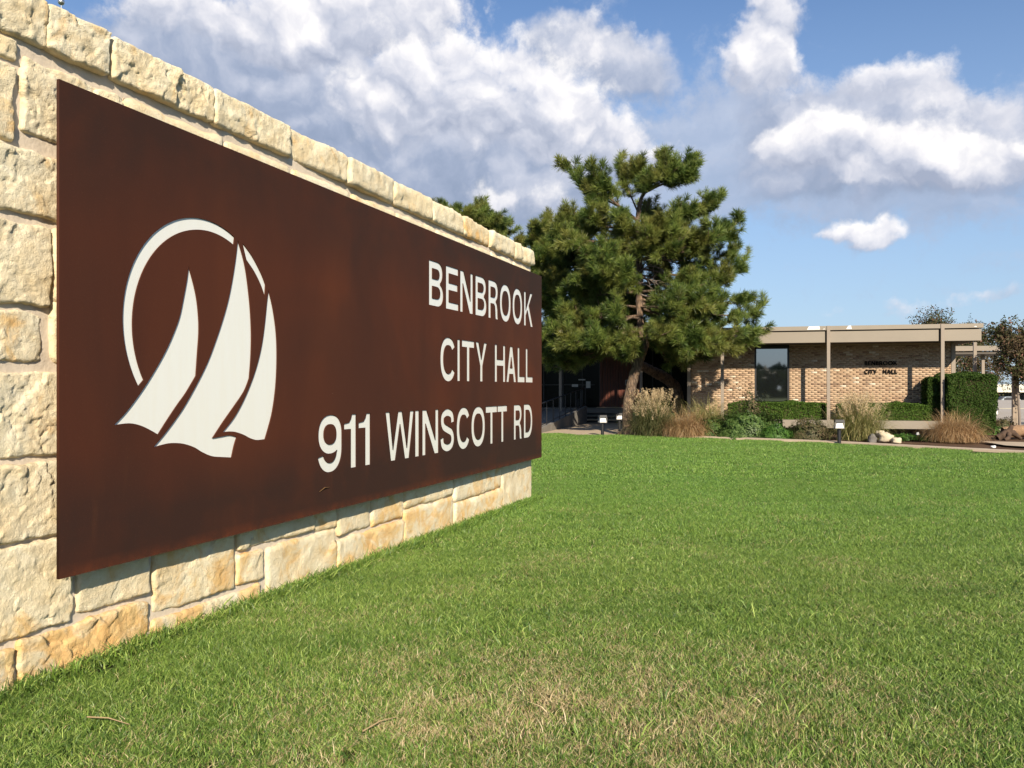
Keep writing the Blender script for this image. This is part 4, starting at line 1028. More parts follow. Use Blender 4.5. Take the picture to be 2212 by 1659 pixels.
LIMBS = [  # trunk height, tip x, tip y, depth offset, spread, tufts
 (560, 1441, 418, .3, .30, 60), (560, 1505, 440, -.5, .38, 70), (545, 1570, 412, .4, .30, 50), (560, 1480, 480, -.2, .36, 60),
 (470, 1688, 398, .0, .30, 60), (480, 1748, 412, .3, .32, 60), (490, 1758, 440, -.4, .34, 60), (480, 1618, 425, -.3, .30, 50), (470, 1700, 440, -.8, .36, 60), (500, 1640, 470, -.9, .36, 60),
 (600, 1828, 500, .2, .30, 60), (590, 1790, 520, -.5, .36, 60), (620, 1745, 540, -.9, .38, 60), (620, 1885, 557, .1, .28, 60), (640, 1850, 600, -.5, .38, 70),
 (660, 1868, 632, .4, .36, 60), (680, 1882, 680, -.2, .36, 70), (700, 1850, 715, -.7, .36, 60), (660, 1800, 600, -1.2, .42, 70),
 (600, 1440, 552, .3, .32, 60), (620, 1412, 590, -.4, .36, 60), (600, 1500, 545, -.8, .38, 70), (610, 1570, 565, -1.4, .42, 80), (610, 1680, 565, -1.6, .42, 80), (620, 1710, 590, -1.3, .4, 70), (640, 1640, 610, -1.8, .42, 70),
 (650, 1455, 620, -1.1, .42, 70), (660, 1530, 650, -1.5, .42, 70),
 (720, 1520, 690, -1.5, .42, 80), (730, 1570, 705, -1.6, .36, 70), (720, 1480, 700, -.6, .42, 70), (740, 1450, 740, .3, .42, 60),
 (760, 1905, 760, .0, .32, 60), (770, 1925, 790, -.4, .30, 60), (760, 1820, 760, -1.1, .42, 70), (740, 1760, 725, -1.3, .42, 70), (780, 1780, 775, -1.6, .42, 60),
 (850, 1922, 848, .0, .34, 60), (850, 1905, 872, -.5, .34, 60), (850, 1840, 880, -.8, .40, 80), (850, 1790, 865, -1.6, .42, 80), (845, 1730, 880, -1.6, .40, 70), (840, 1680, 850, -1.9, .40, 60), (850, 1830, 835, .4, .42, 70), (830, 1740, 835, -1.2, .44, 70), (835, 1880, 838, -1.0, .36, 60),
 (810, 1560, 800, -1.4, .42, 70), (850, 1590, 880, -1.6, .34, 50), (850, 1570, 900, -1.2, .26, 34), (840, 1500, 870, -1.5, .40, 70), (840, 1440, 860, -1.2, .40, 70), (840, 1400, 850, -.4, .38, 60), (850, 1410, 892, .2, .32, 44), (830, 1470, 830, .5, .42, 60), (800, 1430, 800, .2, .42, 60), (850, 1395, 912, .6, .30, 44), (850, 1384, 935, .8, .24, 24), (850, 1450, 905, .6, .30, 34), (850, 1420, 935, .9, .22, 18),
 (620, 1560, 620, 1.4, .5, 60), (640, 1720, 640, 1.6, .5, 60), (560, 1650, 540, 1.2, .45, 60), (760, 1730, 760, 1.8, .5, 60), (780, 1800, 800, 1.4, .45, 60), (720, 1800, 690, 1.2, .45, 60), (850, 1700, 860, 1.6, .5, 60), (700, 1500, 640, 1.5, .5, 60), (780, 1520, 760, 1.2, .5, 60), (850, 1780, 905, .9, .40, 44), (850, 1730, 915, .5, .30, 30)]
LIMBS += [(640, 1600, 650, 1.5, .5, 60), (660, 1660, 640, 1.7, .5, 70), (700, 1690, 700, 1.5, .5, 70), (720, 1640, 740, 1.8, .5, 70), (760, 1660, 790, 1.6, .5, 70), (700, 1580, 700, 1.5, .5, 60), (780, 1590, 790, 1.4, .45, 60)]
LIMBS += [(ty, tx * .6 + 1624 * .4, tyy * .85 + ty * .15, dy * 1.0 + (.5 if k_ % 2 else -.5), spd + .04, 44) for k_, (ty, tx, tyy, dy, spd, n_) in enumerate(LIMBS) if tyy > 530 and not (1560 < tx < 1700 and tyy > 620) and abs(tx - 1624) > 130 and k_ % 3 == 0]
for (ty, tx, tyy, dy, spd, n_) in LIMBS:
    p0 = loc(tp(ty), pine); p1 = loc(at(tx, tyy, TY + dy), pine)
    cr.limb(pine, p0, p1, lift=.35, spread=spd, n=n_, rad=.045 if n_ > 50 else .03, start=.38)
for (ty, tx, tyy, dy) in ((640, 1700, 645, -.9), (690, 1690, 705, -.6), (720, 1668, 715, -.5), (735, 1600, 720, -.5), (700, 1590, 680, -.5), (745, 1672, 758, -.4), (640, 1605, 660, -.3)):
    cr.limb(pine, loc(tp(ty), pine), loc(at(tx, tyy, TY + dy), pine), lift=cr.r.uniform(-1.6, .2), spread=.45, rad=.022, bare=True, sub=8)
cr.finish(pine)

def wild_pine(loc_, h, trunk_pts, rx, ry, seed, label, n_l=46, zlo=.3, nt_=56, spread=.42, top=.95):
    t = empty('pine_tree', loc_, label=label, cat='pine tree', group='pines behind the sign')
    bark_tube('trunk', trunk_pts, [.19, .20, .19, .15, .12, .10, .06, .03], 14, t, seed=seed)
    c = Crown(seed); r = np.random.RandomState(seed)
    tp_ = catmull(trunk_pts, n=10); zs_ = [p_[2] for p_ in tp_]
    for k in range(n_l):
        f = zlo + (top - zlo) * (k + .5) / n_l; z_ = f * h
        i = int(np.argmin([abs(z_ - a) for a in zs_])); p0 = tp_[i]
        az = k * 2.4 + r.uniform(-.4, .4); prof = math.sin(min(1, (1.02 - f) / (1.02 - zlo) * 1.25) * math.pi / 2) ** .7 * r.uniform(.75, 1.05)
        p1 = (p0[0] + math.cos(az) * rx * prof, p0[1] + math.sin(az) * ry * prof, p0[2] + r.uniform(.0, .9) * (.4 + prof * .5))
        c.limb(t, p0, p1, lift=.4, spread=spread, n=nt_, rad=.035, start=.40)
    c.finish(t)
    return t
b2 = at(1728, 1080, 32.2)
pp = [b2, at(1722, 1000, 32.0), at(1700, 968, 31.8), at(1660, 944, 31.2), at(1625, 926, 30.7), at(1594, 898, 30.4), at(1545, 850, 30.2), at(1480, 790, 29.8), at(1430, 700, 30.2), at(1420, 640, 30.3), at(1420, 575, 30.4)]
wild_pine((b2[0], b2[1], 0), 7.4, [(q_[0] - b2[0], q_[1] - b2[1], q_[2] if k_ else -.1) for k_, q_ in enumerate(pp)], 1.75, 1.8, 31, 'dark pine with a low leaning trunk directly behind the tall crooked pine', n_l=56, zlo=.40, nt_=64)
wild_pine((-1.5, 33.0, 0), 8.7, [(0, 0, 0), (.1, 0, 2), (0, 0, 4.4), (-.4, 0, 7), (-.8, 0, 8.4)], 3.2, 2.6, 37, 'pine whose pointed top shows just above the far end of the stone wall', n_l=64, zlo=.35, nt_=64)
# ------------------------------------------------------------------ leafy plants
def leaves(name, P, size, m, seed, parent=None, Nrm=None, aspect=.6, up=.0, jit=.9, rbias=None):
    r = np.random.RandomState(seed); P = np.asarray(P, float); n = len(P)
    d = r.normal(size=(n, 3)) * jit
    if Nrm is not None: d += Nrm * 1.1
    d[:, 2] += up; d /= np.linalg.norm(d, axis=1)[:, None]
    u = np.cross(d, r.normal(size=(n, 3))); u /= np.linalg.norm(u, axis=1)[:, None]; w = np.cross(d, u)
    s = size * r.uniform(.65, 1.3, n)[:, None]
    V = np.stack([P - u * s * .5, P + w * s * .5 * aspect + d * s * .06, P + u * s * .5, P - w * s * .5 * aspect + d * s * .06], 1).reshape(-1, 3)
    b = np.arange(n) * 4
    rv = r.rand(n) if rbias is None else np.clip(rbias + r.normal(0, .18, n), 0, 1)
    me = fast_mesh(name, V, np.stack([b, b + 1, b + 2, b + 3], -1), {'rnd': ('FLOAT', np.repeat(rv, 4))})
    return link(name, me, m, parent)
def box_leaves(x0, x1, y0, y1, z0, z1, n, r, depth=.10, taper=0.0, bump=.05):
    A = np.array([(x1 - x0) * (z1 - z0), (x1 - x0) * (z1 - z0) * .7, (y1 - y0) * (z1 - z0), (y1 - y0) * (z1 - z0), (x1 - x0) * (y1 - y0)])
    f = r.choice(5, n, p=A / A.sum()); u, v, d = r.rand(n), r.rand(n), r.rand(n) ** 1.6 * depth
    X = np.where(f == 2, x0 + d, np.where(f == 3, x1 - d, x0 + (x1 - x0) * u))
    Y = np.where(f == 0, y0 + d, np.where(f == 1, y1 - d, y0 + (y1 - y0) * np.where(f == 4, v, u)))
    Z = np.where(f == 4, z1 - d, z0 + (z1 - z0) * v)
    Nn = np.array([(0, -1, 0), (0, 1, 0), (-1, 0, 0), (1, 0, 0), (0, 0, 1.)])[f]
    b = fbm(X * 1.8, Y * 1.8, Z * 1.8, 3, 3) * bump * 2
    P = np.stack([X, Y, Z], -1) + Nn * b[:, None]
    # rounded corners on top and taper to the foot
    cx, cy = (x0 + x1) / 2, (y0 + y1) / 2
    k = 1 - taper * (1 - (P[:, 2] - z0) / (z1 - z0)); P[:, 0] = cx + (P[:, 0] - cx) * k; P[:, 1] = cy + (P[:, 1] - cy) * k
    ex = np.clip(np.abs(P[:, 0] - cx) / ((x1 - x0) / 2) , 0, 1.1); P[:, 2] -= .07 * np.clip(ex - .75, 0, 1) * 4 * (P[:, 2] > z1 - .25)
    return P, Nn
def hedge(name, lab, x0, x1, y0, y1, z0, z1, n, m, seed, size=.05, taper=0.0, bump=.05):
    t = empty(name, tuple(bl((x0 + x1) / 2, (y0 + y1) / 2)), BA, label=lab, cat='hedge')
    hx, hy = (x1 - x0) / 2, (y1 - y0) / 2; r = np.random.RandomState(seed)
    P, Nn = box_leaves(-hx, hx, -hy, hy, z0, z1, n, r, taper=taper, bump=bump)
    k = 1 - taper * .9
    MB().hexa([(-hx * k + .1, -hy * k + .1, z0), (hx * k - .1, -hy * k + .1, z0), (hx * k - .1, hy * k - .1, z0), (-hx * k + .1, hy * k - .1, z0),
               (-hx + .13, -hy + .13, z1 - .16), (hx - .13, -hy + .13, z1 - .16), (hx - .13, hy - .13, z1 - .16), (-hx + .13, hy - .13, z1 - .16)]).build('twigs', M_dead, t)
    tag(leaves('foliage', P, size, m, seed, t, Nn), kind='stuff'); return t
hedge('clipped_hedge', 'low clipped green hedge running under the tall window', -3.15, .05, .22, 1.0, .44, 1.02, 26000, M_hedge2, 3, .045)
hedge('clipped_hedge', 'low clipped green hedge below the wall lettering, on the right planter ledge', .35, 3.05, .22, 1.0, .44, 1.0, 24000, M_hedge2, 4, .045)
hedge('block_hedge', 'tall dark clipped block hedge at the right corner of the brick building', 3.46, 4.86, -.35, 2.2, .10, 1.93, 70000, M_hedge, 5, .048, .10, .09)
hedge('side_hedge', 'narrow dark clipped hedge against the brick wall, left of the tall block hedge', 3.02, 3.44, .25, 1.25, .44, 1.80, 13000, M_hedge, 6, .048)
def bush_pts(rx, ry, rz, n, seed, lump=.3, fill=.35):
    r = np.random.RandomState(seed); d = r.normal(size=(n, 3)); d /= np.linalg.norm(d, axis=1)[:, None]; d[:, 2] = np.abs(d[:, 2]) * 1.0
    R0 = 1 - fill * r.rand(n) ** 1.4
    R0 *= 1 + lump * fbm(d[:, 0] * 2.5, d[:, 1] * 2.5, d[:, 2] * 2.5, 3, seed) * 1.6
    return d * R0[:, None] * [rx, ry, rz], d
def bush(name, lab, x, y, Y, rx, ry, rz, n, m, seed, size=.06, cat='shrub', z=0.0, lump=.3, stems=8):
    p_ = at(x, y, Y); t = empty(name, (p_[0], p_[1], z), label=lab, cat=cat)
    P, Nn = bush_pts(rx, ry, rz, n, seed, lump)
    tag(leaves('foliage', P, size, m, seed, t, Nn), kind='stuff')
    mb = MB(); r = np.random.RandomState(seed)
    for k in range(stems):
        d = P[r.randint(n)] * .8; mb.tube([(0, 0, -.05), tuple(d * .5 + [0, 0, .05]), tuple(d)], [.014, .010, .004], 4, False)
    mb.build('stems', M_dead, t); return t
bush('round_shrub', 'large rounded green shrub in the bed below the tall window', 1900, 1000, 24.9, 1.16, .75, .80, 13000, M_shrub, 21, .075)
bush('round_shrub', 'low bright green shrub spreading right of the large rounded shrub', 1968, 1000, 24.2, .50, .45, .42, 4200, M_weed, 22, .06)
bush('twiggy_shrub', 'brownish twiggy shrub between the green shrubs and the right path light', 2055, 1000, 24.6, .72, .55, .56, 5200, M_brush, 23, .055)
bush('round_shrub', 'small dark green shrub beside the dry orange grass clump', 1808, 1000, 25.2, .45, .40, .55, 3200, M_shrub, 24, .07)
bush('tall_shrub', 'loose upright shrub with reddish tips poking above the hedge by the window', 1905, 1000, 25.6, .50, .35, 1.28, 2100, M_brush, 25, .075, lump=.7, stems=16)
bush('leafy_plant', 'small bright leafy plant at the foot of the tall block hedge', 2508, 1000, 27.0, .42, .35, .36, 1400, M_weed, 26, .07, 'plant')
bush('twiggy_shrub', 'small brown shrub near the grooved canopy column', 2546, 1000, 30.2, .45, .35, .42, 1500, M_brush, 27, .06)
for k, (x, Y, s_) in enumerate(((2262, 23.7, .26), (2300, 24.0, .30), (2335, 24.2, .24), (2365, 23.6, .26))):
    lab = ['low green weeds just right of the pale boulder', 'low green weeds below the middle of the right planter ledge', 'low green weeds with a small white bloom under the ledge', 'low green weeds at the left foot of the brown grass clump'][k]
    bush('ground_weeds', lab, x, 1000, Y, s_ * 1.4, s_, s_ * .62, 900, M_weed, 30 + k, .055, 'weeds')
MB().tube([(0, 0, 0), (0, 0, .07)], [.05, .03], 8).build('x', M_white)
o = bpy.data.objects['x']; o.name = 'white_flower'; o.location = at(2330, 1104, 23.75); tag(o, 'small white bloom among the weeds below the planter ledge', 'flower')

def blades(name, lab, x, Y, n, L0, spread, wid, m, seed, plumes=0, stiff=.5, cat='grass clump', base=.12, droop=1.0, m2=None, sx=1.0):
    p_ = at(x, 1000, Y); t = empty(name, (p_[0], p_[1], 0), label=lab, cat=cat)
    r = np.random.RandomState(seed); az = r.uniform(0, 2 * np.pi, n); bx = r.normal(0, base, n); by = r.normal(0, base, n)
    L_ = L0 * 1.25 * r.uniform(.45, 1.05, n)
    th0 = np.radians(r.uniform(2, 34, n)) * spread / .6; th1 = np.radians(r.uniform(25, 125, n)) * droop
    K = 9; V = []; cx, cy = np.cos(az), np.sin(az); rad = np.zeros(n); Z = np.zeros(n) - .03; stp = L_ / (K - 1)
    wob = r.normal(0, .25, n)
    for k in range(K):
        t_ = k / (K - 1); th = np.minimum(th0 + th1 * t_ ** 1.6, np.radians(172))
        if k: rad = rad + np.sin(th) * stp; Z = Z + np.cos(th) * stp
        c2, s2 = np.cos(az + wob * t_), np.sin(az + wob * t_)
        X, Y_ = bx + c2 * rad, by + s2 * rad; Zc = np.maximum(Z, .01)
        w = wid * (1 - .85 * t_) * .5 + .0008
        V += [np.stack([X - np.sin(az) * w, Y_ + np.cos(az) * w, Zc], -1), np.stack([X + np.sin(az) * w, Y_ - np.cos(az) * w, Zc], -1)]
    V = np.stack(V, 1).reshape(-1, 3); b = np.arange(n) * 2 * K
    Fq = np.concatenate([np.stack([b + 2 * k, b + 2 * k + 1, b + 2 * k + 3, b + 2 * k + 2], -1) for k in range(K - 1)])
    rv = np.repeat(r.rand(n), 2 * K)
    me = fast_mesh('blades', V, Fq, {'rnd': ('FLOAT', rv)})
    tag(link('blades', me, m, t), kind='stuff')
    if plumes:
        mb = MB(); pts = []
        for k in range(plumes):
            a_ = r.uniform(0, 6.28); o_ = spread * .75 * r.uniform(.1, 1); h_ = L0 * r.uniform(.55, 1.14)
            b0 = Vector((r.normal(0, base), r.normal(0, base), 0)); e = b0 + Vector((math.cos(a_) * o_ * sx, math.sin(a_) * o_, h_))
            mb.tube([b0, b0.lerp(e, .5) + Vector((0, 0, .1)), e], [.004, .003, .002], 3, False)
            for q_ in range(46):
                f = r.rand(); pts.append(e + Vector((math.cos(a_) * .05, math.sin(a_) * .05, .02)) * (f * 2) + Vector((0, 0, -.11 + .24 * f)) + Vector(r.normal(0, .020 * (1.2 - abs(f - .4)), 3)))
        mb.build('stalks', M_greenstraw if m2 is None else m2, t)
        tag(leaves('plumes', [tuple(q_) for q_ in pts], .042, M_plume, seed + 1, t, aspect=.28), kind='stuff')
    return t
blades('plume_grass', 'tall greenish fountain grass with tan plumes, right beside the pine trunk', 1655, 25.8, 2400, 1.18, .66, .011, M_reed, 41, plumes=210, cat='ornamental grass', base=.20, sx=1.0)
blades('dry_grass_clump', 'dry orange fountain grass clump arching beside the plume grass', 1742, 25.3, 3000, .90, .70, .010, M_straw, 42, cat='ornamental grass', base=.20, droop=1.3)
blades('green_grass_clump', 'yellow-green grass clump standing behind the dry orange clump', 1795, 26.0, 2200, 1.15, .62, .010, M_greenstraw, 43, cat='ornamental grass', base=.18)
blades('plume_grass', 'pale yellow-green grass with fluffy plumes just right of the right-hand path light', 2182, 23.9, 2600, 1.12, .62, .011, M_greenstraw, 44, plumes=190, cat='ornamental grass', base=.20)
blades('dry_grass_clump', 'brown dried mound of grass in front of the tall block hedge', 2422, 23.2, 4000, .88, .70, .010, M_straw, 45, cat='ornamental grass', base=.20, droop=1.35)

# ------------------------------------------------------------------ path lights
def path_light(p_, rz, lab, s_=1.0):
    t = empty('path_light', p_, rz, label=lab, cat='path light', group='black bollard path lights')
    MB().tube([(0, 0, -.05), (0, 0, .44 * s_)], .050 * s_, 16).build('pole', M_black, t, smooth=False)
    MB().tube([(0, 0, 0), (0, 0, .012)], .085 * s_, 16).build('base_plate', M_black, t)
    a_, b_ = .075 * s_, .118 * s_
    z0, z1 = .43 * s_, .575 * s_
    MB().box(-b_, b_, -b_, b_, z0 - .018, z0).build('tray', M_steelgrey, t)
    MB().hexa([(-a_ * 1.35, -a_ * 1.35, z0 + .002), (a_ * 1.35, -a_ * 1.35, z0 + .002), (a_ * 1.35, a_ * 1.35, z0 + .002), (-a_ * 1.35, a_ * 1.35, z0 + .002),
               (-a_, -a_, z1), (a_, -a_, z1), (a_, a_, z1), (-a_, a_, z1)]).build('lens', M_lens, t)
    for sx_ in (-1, 1):
        for sy_ in (-1, 1): MB().box(sx_ * b_ * .93 - .008, sx_ * b_ * .93 + .008, sy_ * b_ * .93 - .008, sy_ * b_ * .93 + .008, z0, z1).build('corner_bar', M_steelgrey, t)
    MB().hexa([(-b_, -b_, z1 + .001), (b_, -b_, z1 + .001), (b_, b_, z1 + .001), (-b_, b_, z1 + .001), (-b_ * .93, -b_ * .93, z1 + .075 * s_), (b_ * .93, -b_ * .93, z1 + .075 * s_), (b_ * .93, b_ * .93, z1 + .075 * s_), (-b_ * .93, b_ * .93, z1 + .075 * s_)]).build('cap', M_black, t)
M_steelgrey = plain('grey_lamp_metal', (.20, .19, .18), .5, .1)
path_light((2.83, 26.0, 0), R(8), 'black path light with white lens on the lawn edge left of the pine trunk')
path_light((3.70, 28.6, .02), R(-5), 'black path light half hidden behind the pine trunk', .95)
path_light((8.76, 22.25, 0), R(-12), 'black path light at the kerb beside the pale plume grass')
path_light((18.35, 31.6, .03), R(-20), 'small black and white path light right of the tall block hedge', 1.1)

# ------------------------------------------------------------------ stones and dead wood
def rock(name, lab, p_, s3, m, seed, cat):
    bm_v = []; n1_, n2_ = 20, 14
    for j in range(n2_ + 1):
        for i in range(n1_):
            a_, b_ = 2 * math.pi * i / n1_, math.pi * j / n2_; bm_v.append((math.cos(a_) * math.sin(b_), math.sin(a_) * math.sin(b_), math.cos(b_)))
    V = np.array(bm_v); k = 1 + .55 * fbm(V[:, 0] * 1.4, V[:, 1] * 1.4, V[:, 2] * 1.4, 3, seed); V = np.sign(V) * np.abs(V) ** .75 * k[:, None] * s3
    i, j = np.meshgrid(np.arange(n1_), np.arange(n2_)); i, j = i.ravel(), j.ravel()
    Fq = np.stack([j * n1_ + i, (j + 1) * n1_ + i, (j + 1) * n1_ + (i + 1) % n1_, j * n1_ + (i + 1) % n1_], -1)
    o = link(name, fast_mesh(name, V, Fq), m); o.location = p_; return tag(o, lab, cat)
rock('pale_boulder', 'pale limestone boulder lying beside the plume grass', (10.33, 23.0, .13), (.18, .16, .14), M_boulder, 2, 'boulder')
rock('pale_stone', 'smaller pale stone leaning against the right of the limestone boulder', (10.52, 22.75, .07), (.14, .12, .085), M_boulder, 5, 'stone')
rock('upper_stone', 'pale stone resting on top behind the limestone boulder', (10.28, 23.2, .21), (.12, .11, .10), M_boulder, 8, 'stone')
rock('dark_rock', 'dark grey rock tucked in left of the limestone boulder', (10.02, 23.15, .08), (.12, .12, .12), M_rock, 11, 'rock')
rock('white_pebble', 'small white pebble on the mulch near the side path', (12.1, 20.9, .02), (.05, .04, .03), M_white, 12, 'pebble')
st = empty('dead_stump', (14.75, 24.6, 0), label='dark gnarled dead root stump on the mulch at the right edge', cat='stump')
bark_tube('root', [(-.38, 0, 0), (-.2, 0, .10), (-.05, 0, .22), (.05, -.02, .40)], [.10, .10, .07, .03], 10, st, M_dead, 5, .2)
bark_tube('root', [(-.05, 0, .22), (.12, 0, .14), (.35, .05, .0)], [.07, .08, .05], 10, st, M_dead, 6, .2)
bark_tube('root', [(-.1, -.1, .15), (-.2, -.25, .05), (-.38, -.35, -.02)], [.07, .06, .04], 8, st, M_dead, 7, .2)
lg_ = empty('fallen_log', (15.5, 24.9, 0), label='weathered brown log lying right behind the dead root stump', cat='log')
bark_tube('log', [(-.75, .1, .16), (-.2, .05, .20), (.4, 0, .18), (1.2, -.1, .2)], [.15, .19, .19, .17], 12, lg_, M_log, 9, .15)
bark_tube('stub', [(-.1, -.1, .1), (-.12, -.2, .2), (-.1, -.22, .40)], [.06, .05, .035], 8, lg_, M_dead, 10, .2)

# ------------------------------------------------------------------ flagpole behind the wall
fp = empty('flagpole', (-10.85, 20, 0), label='tall silver flagpole with ball finial, its tip above the left end of the wall', cat='flagpole')
M_alu = plain('aluminium', (.55, .55, .55), .3, .04, metal=.9)
MB().tube([(0, 0, -.1), (0, 0, 6), (0, 0, 10.55)], [.07, .055, .035], 14).build('pole', M_alu, fp, smooth=True)
MB().tube([(0, 0, 10.5), (0, 0, 10.60)], .055, 12).build('truck', M_black, fp)
MB().tube([(.02, 0, 10.50), (.09, 0, 10.45), (.10, 0, 10.33), (.04, 0, 10.2), (.03, 0, 1.2)], .012, 6).build('halyard', M_white, fp)
MB().tube([(0, 0, 10.6), (0, 0, 10.72)], .010, 6).build('spindle', M_alu, fp)
import bmesh
bmx = bmesh.new(); bmesh.ops.create_uvsphere(bmx, u_segments=24, v_segments=14, radius=.078); me = bpy.data.meshes.new('ball'); bmx.to_mesh(me); bmx.free()
for p_ in me.polygons: p_.use_smooth = True
o = link('ball', me, M_alu, fp); o.location = (0, 0, 10.79)

# ------------------------------------------------------------------ crape myrtles on the right
def myrtle(lab, loc_, blobs, n, seed, stems, m=M_myrtle, size=.09):
    t = empty('myrtle_tree', loc_, label=lab, cat='tree', group='reddish-brown trees at the right')
    r = np.random.RandomState(seed); P = []; Nn = []
    mb = MB()
    for (bx, by, bz, rx, ry, rz) in blobs:
        k = int(n * rx * rz / sum(b[3] * b[5] for b in blobs)); q_, nn_ = bush_pts(rx, ry, rz, k, seed + int(bx * 10) + 50, .55, .7)
        sgn = np.where(r.rand(k) < .42, -1, 1); q_[:, 2] *= sgn
        keep = fbm((q_[:, 0] + bx) * 1.6, (q_[:, 1] + by) * 1.6, (q_[:, 2] + bz) * 1.6, 3, seed + 2) > -.30
        P.append((q_ + [bx, by, bz])[keep]); Nn.append(nn_[keep])
        for s_ in range(9):
            e = Vector((bx, by, bz)) + Vector(q_[r.randint(k)]) * .95; b0 = Vector((0, 0, min(bz - .2, 1.5)))
            mb.tube([b0.lerp(Vector((bx, by, bz)), .5), Vector((bx, by, bz)) * 1.0, e], [.03, .02, .006], 5, False)
            # twiggy shoots with flower-red leaves beyond the outline
            if rz > .6:
                for q3 in range(12): P.append(np.array([e + Vector((0, 0, .03 * q3)) + Vector(r.normal(0, .04, 3))])); Nn.append(np.array([[0, 0, 1.]]))
    for (sx_, sy_, ex, ey, ez) in stems: mb.tube([(sx_, sy_, -.1), ((sx_ + ex) / 2, (sy_ + ey) / 2, ez * .5), (ex, ey, ez)], [.055, .045, .03], 7, False)
    mb.build('trunk', M_twig, t)
    tag(leaves('foliage', np.concatenate(P), size, m, seed, t, np.concatenate(Nn)), kind='stuff'); return t
myrtle('reddish myrtle whose loose top shows above the roof near its right end', (21.6, 42.5, 0), [(.0, 0, 4.6, 1.05, 1.1, .85), (.9, .2, 4.1, 1.4, 1.2, .65), (-.7, .1, 4.1, .8, .7, .4), (2.2, .2, 3.9, 1.2, 1.0, .8), (0, 0, 3.2, 1.6, 1.3, .9)], 26000, 61, [(0, 0, -.3, 0, 3.6), (.2, 0, .9, 0, 3.4), (-.1, .1, .3, .1, 3.8)])
myrtle('dense dark myrtle tree hanging over the grooved column at the right edge', (19.2, 31.6, 0), [(.35, 0, 3.0, 1.0, .9, .95), (-.25, .2, 3.55, .75, .7, .55), (1.4, 0, 2.9, 1.1, 1.2, 1.15), (.35, -.2, 2.15, .85, .8, .62), (2.6, 0, 2.6, 1.2, 1.2, 1.3), (-.2, .2, 2.5, .5, .6, .45)], 46000, 62, [(.3, .3, .1, .2, 2.6), (.7, .3, 1.2, 0, 2.8), (1.5, 0, 1.9, 0, 3)])
myrtle('tangled olive-brown trees seen under the covered walkway', (24.5, 50, 0), [(-2.2, 0, 2.3, 1.8, 1.4, 1.5), (0, .5, 2.6, 2.0, 1.4, 1.8), (2.5, 0, 2.8, 2.0, 1.4, 1.9), (-3.4, 1, 1.6, 1.3, 1.2, 1.3), (4.0, 0, 2.6, 1.8, 1.4, 1.5)], 34000, 63, [(-2.6, 0, -3, 0, 2.4), (-2.3, 0, -1.6, 0, 2.6), (0, 0, .4, 0, 3), (2, 0, 2.4, 0, 3)], size=.11)

# grooved column with the dark brace at the right edge
gc = empty('grooved_column', (19.72, 32.6, 0), R(-10), label='pale grooved wooden column standing in the parking view at the right edge', cat='column')
M_oldwood = plain('old_pale_wood', (.38, .31, .24), .9, .25, 5)
MB().box(-.09, .09, -.06, .06, -.05, 2.35).build('shaft', M_oldwood, gc)
for x in (-.068, -.03, .012, .052): MB().box(x - .008, x + .012, -.075, -.061, 0, 2.3).build('fillet', M_oldwood, gc)
MB().box(.12, .15, -.03, .03, 0, 2.3).build('downpipe', M_steelgrey, gc)
MB().tube([(.16, 0, 1.35), (.55, -.1, .85), (1.2, -.25, .15)], .022, 6).build('brace', M_black, gc)

# ------------------------------------------------------------------ far side of the parking lot
far = empty('far_carport', (74, 119, -1.1), R(-6), label='distant carport with pale seamed metal roof beyond the parking lot', cat='carport')
M_seam = plain('pale_metal_roof', (.74, .69, .54), .6, .04, 1)
for k in range(26):
    x = -14 + k * 1.1
    MB().hexa([(x, 0, 2.05), (x + 1.06, 0, 2.05), (x + 1.06, 2.6, 3.05), (x, 2.6, 3.05), (x, 0, 2.12), (x + 1.06, 0, 2.12), (x + 1.06, 2.6, 3.12), (x, 2.6, 3.12)]).build('roof_panel', M_seam, far)
MB().box(-14, 14.6, -.05, .0, 1.98, 2.1).build('eave', M_seam, far)
MB().box(-14, 14.6, 3.0, 3.2, 0, 2.0).build('back_wall', M_black, far)
for x in (-14, -8, -2, 4, 10, 14.4): MB().box(x - .08, x + .08, .1, .26, 0, 2.04).build('post', M_steelgrey, far)
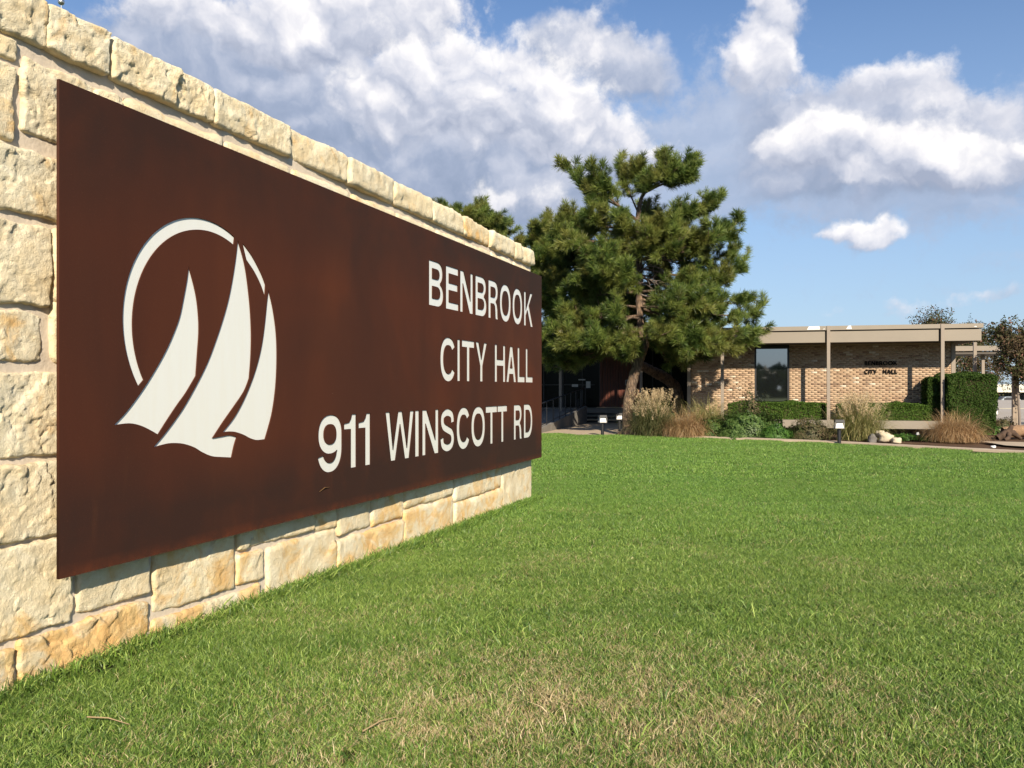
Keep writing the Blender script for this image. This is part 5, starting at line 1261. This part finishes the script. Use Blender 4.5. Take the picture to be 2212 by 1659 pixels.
def car(p_, rz, paint, lab):
    t = empty('parked_car', p_, rz, label=lab, cat='car', group='cars parked beyond the lot')
    prof = [(-2.2, .35), (-2.2, .82), (-1.2, .98), (-.55, 1.42), (.9, 1.45), (1.6, .98), (2.2, .88), (2.22, .35)]
    mb = MB(); n_ = len(prof)
    for y in (-.85, .85): mb.v += [(x, y * (1 if z < 1.1 else .8), z) for x, z in prof]
    mb.f += [list(range(n_)), list(range(2 * n_ - 1, n_ - 1, -1))] + [[i, n_ + i, n_ + (i + 1) % n_, (i + 1) % n_] for i in range(n_)]
    mb.build('body', paint, t, bevel=.05)
    for s_ in (-1, 1): MB().hexa([(-1.0, s_ * .852, 1.0), (1.35, s_ * .852, 1.0), (1.35, s_ * .856, 1.0), (-1.0, s_ * .856, 1.0), (-.5, s_ * .70, 1.38), (.85, s_ * .70, 1.38), (.85, s_ * .71, 1.38), (-.5, s_ * .71, 1.38)]).build('side_window', M_black, t)
    MB().hexa([(-2.205, -.6, .86), (-1.22, -.6, 1.0), (-1.22, .6, 1.0), (-2.205, .6, .86), (-.62, -.55, 1.40), (-.6, -.55, 1.41), (-.6, .55, 1.41), (-.62, .55, 1.40)]).build('windscreen', M_black, t)
    for x in (-1.4, 1.4):
        for y in (-.8, .8):
            w = MB().tube([(x, y - .1, .33), (x, y + .1, .33)], .33, 14).build('wheel', M_black, t)
cw = plain('white_car_paint', (.8, .8, .8), .3, .02); cd = plain('dark_car_paint', (.03, .04, .06), .3, .05); cg = plain('silver_car_paint', (.45, .5, .52), .3, .03)
car((66.3, 111.5, -1.12), R(4), cg, 'silver car parked farthest left under the far carport edge'); car((70.6, 111.2, -1.12), R(-3), cw, 'white car parked just left of the grooved column in the distance')
car((75.6, 111, -1.12), R(2), cd, 'dark car parked just right of the grooved column in the distance')
# woods across the road behind the viewer, which the window mirrors
r = np.random.RandomState(99); n = 9000
X = r.uniform(-150, 170, n); H_ = 5 + 3.5 * fbm(X * .05, 0, 0, 4, 3); Z = r.rand(n) ** .8 * H_
P = np.stack([X, -85 + r.normal(0, 3, n), Z], -1)
tag(leaves('tree_line', P, 2.6, M_farleaf, 98), kind='stuff', label='dark wood far off across the road', cat='woods')

# dry stalks lying on the lawn
for (x0, y0, x1, y1, lab) in ((-1.84, 3.60, -1.62, 3.52, 'pale dry stalk lying on the grass at the lower left'), (-.62, 3.45, -.50, 3.60, 'short straw-coloured stalk lying on the grass left of the dry patch')):
    z_ = float(g_h(x0, y0)) + .045
    o = MB().tube([(0, 0, 0), ((x1 - x0) * .5, (y1 - y0) * .5, .012), (x1 - x0, y1 - y0, .0)], [.0035, .003, .0015], 5).build('dry_stalk', M_plume)
    o.location = (x0, y0, z_); tag(o, lab, 'dry stalk')
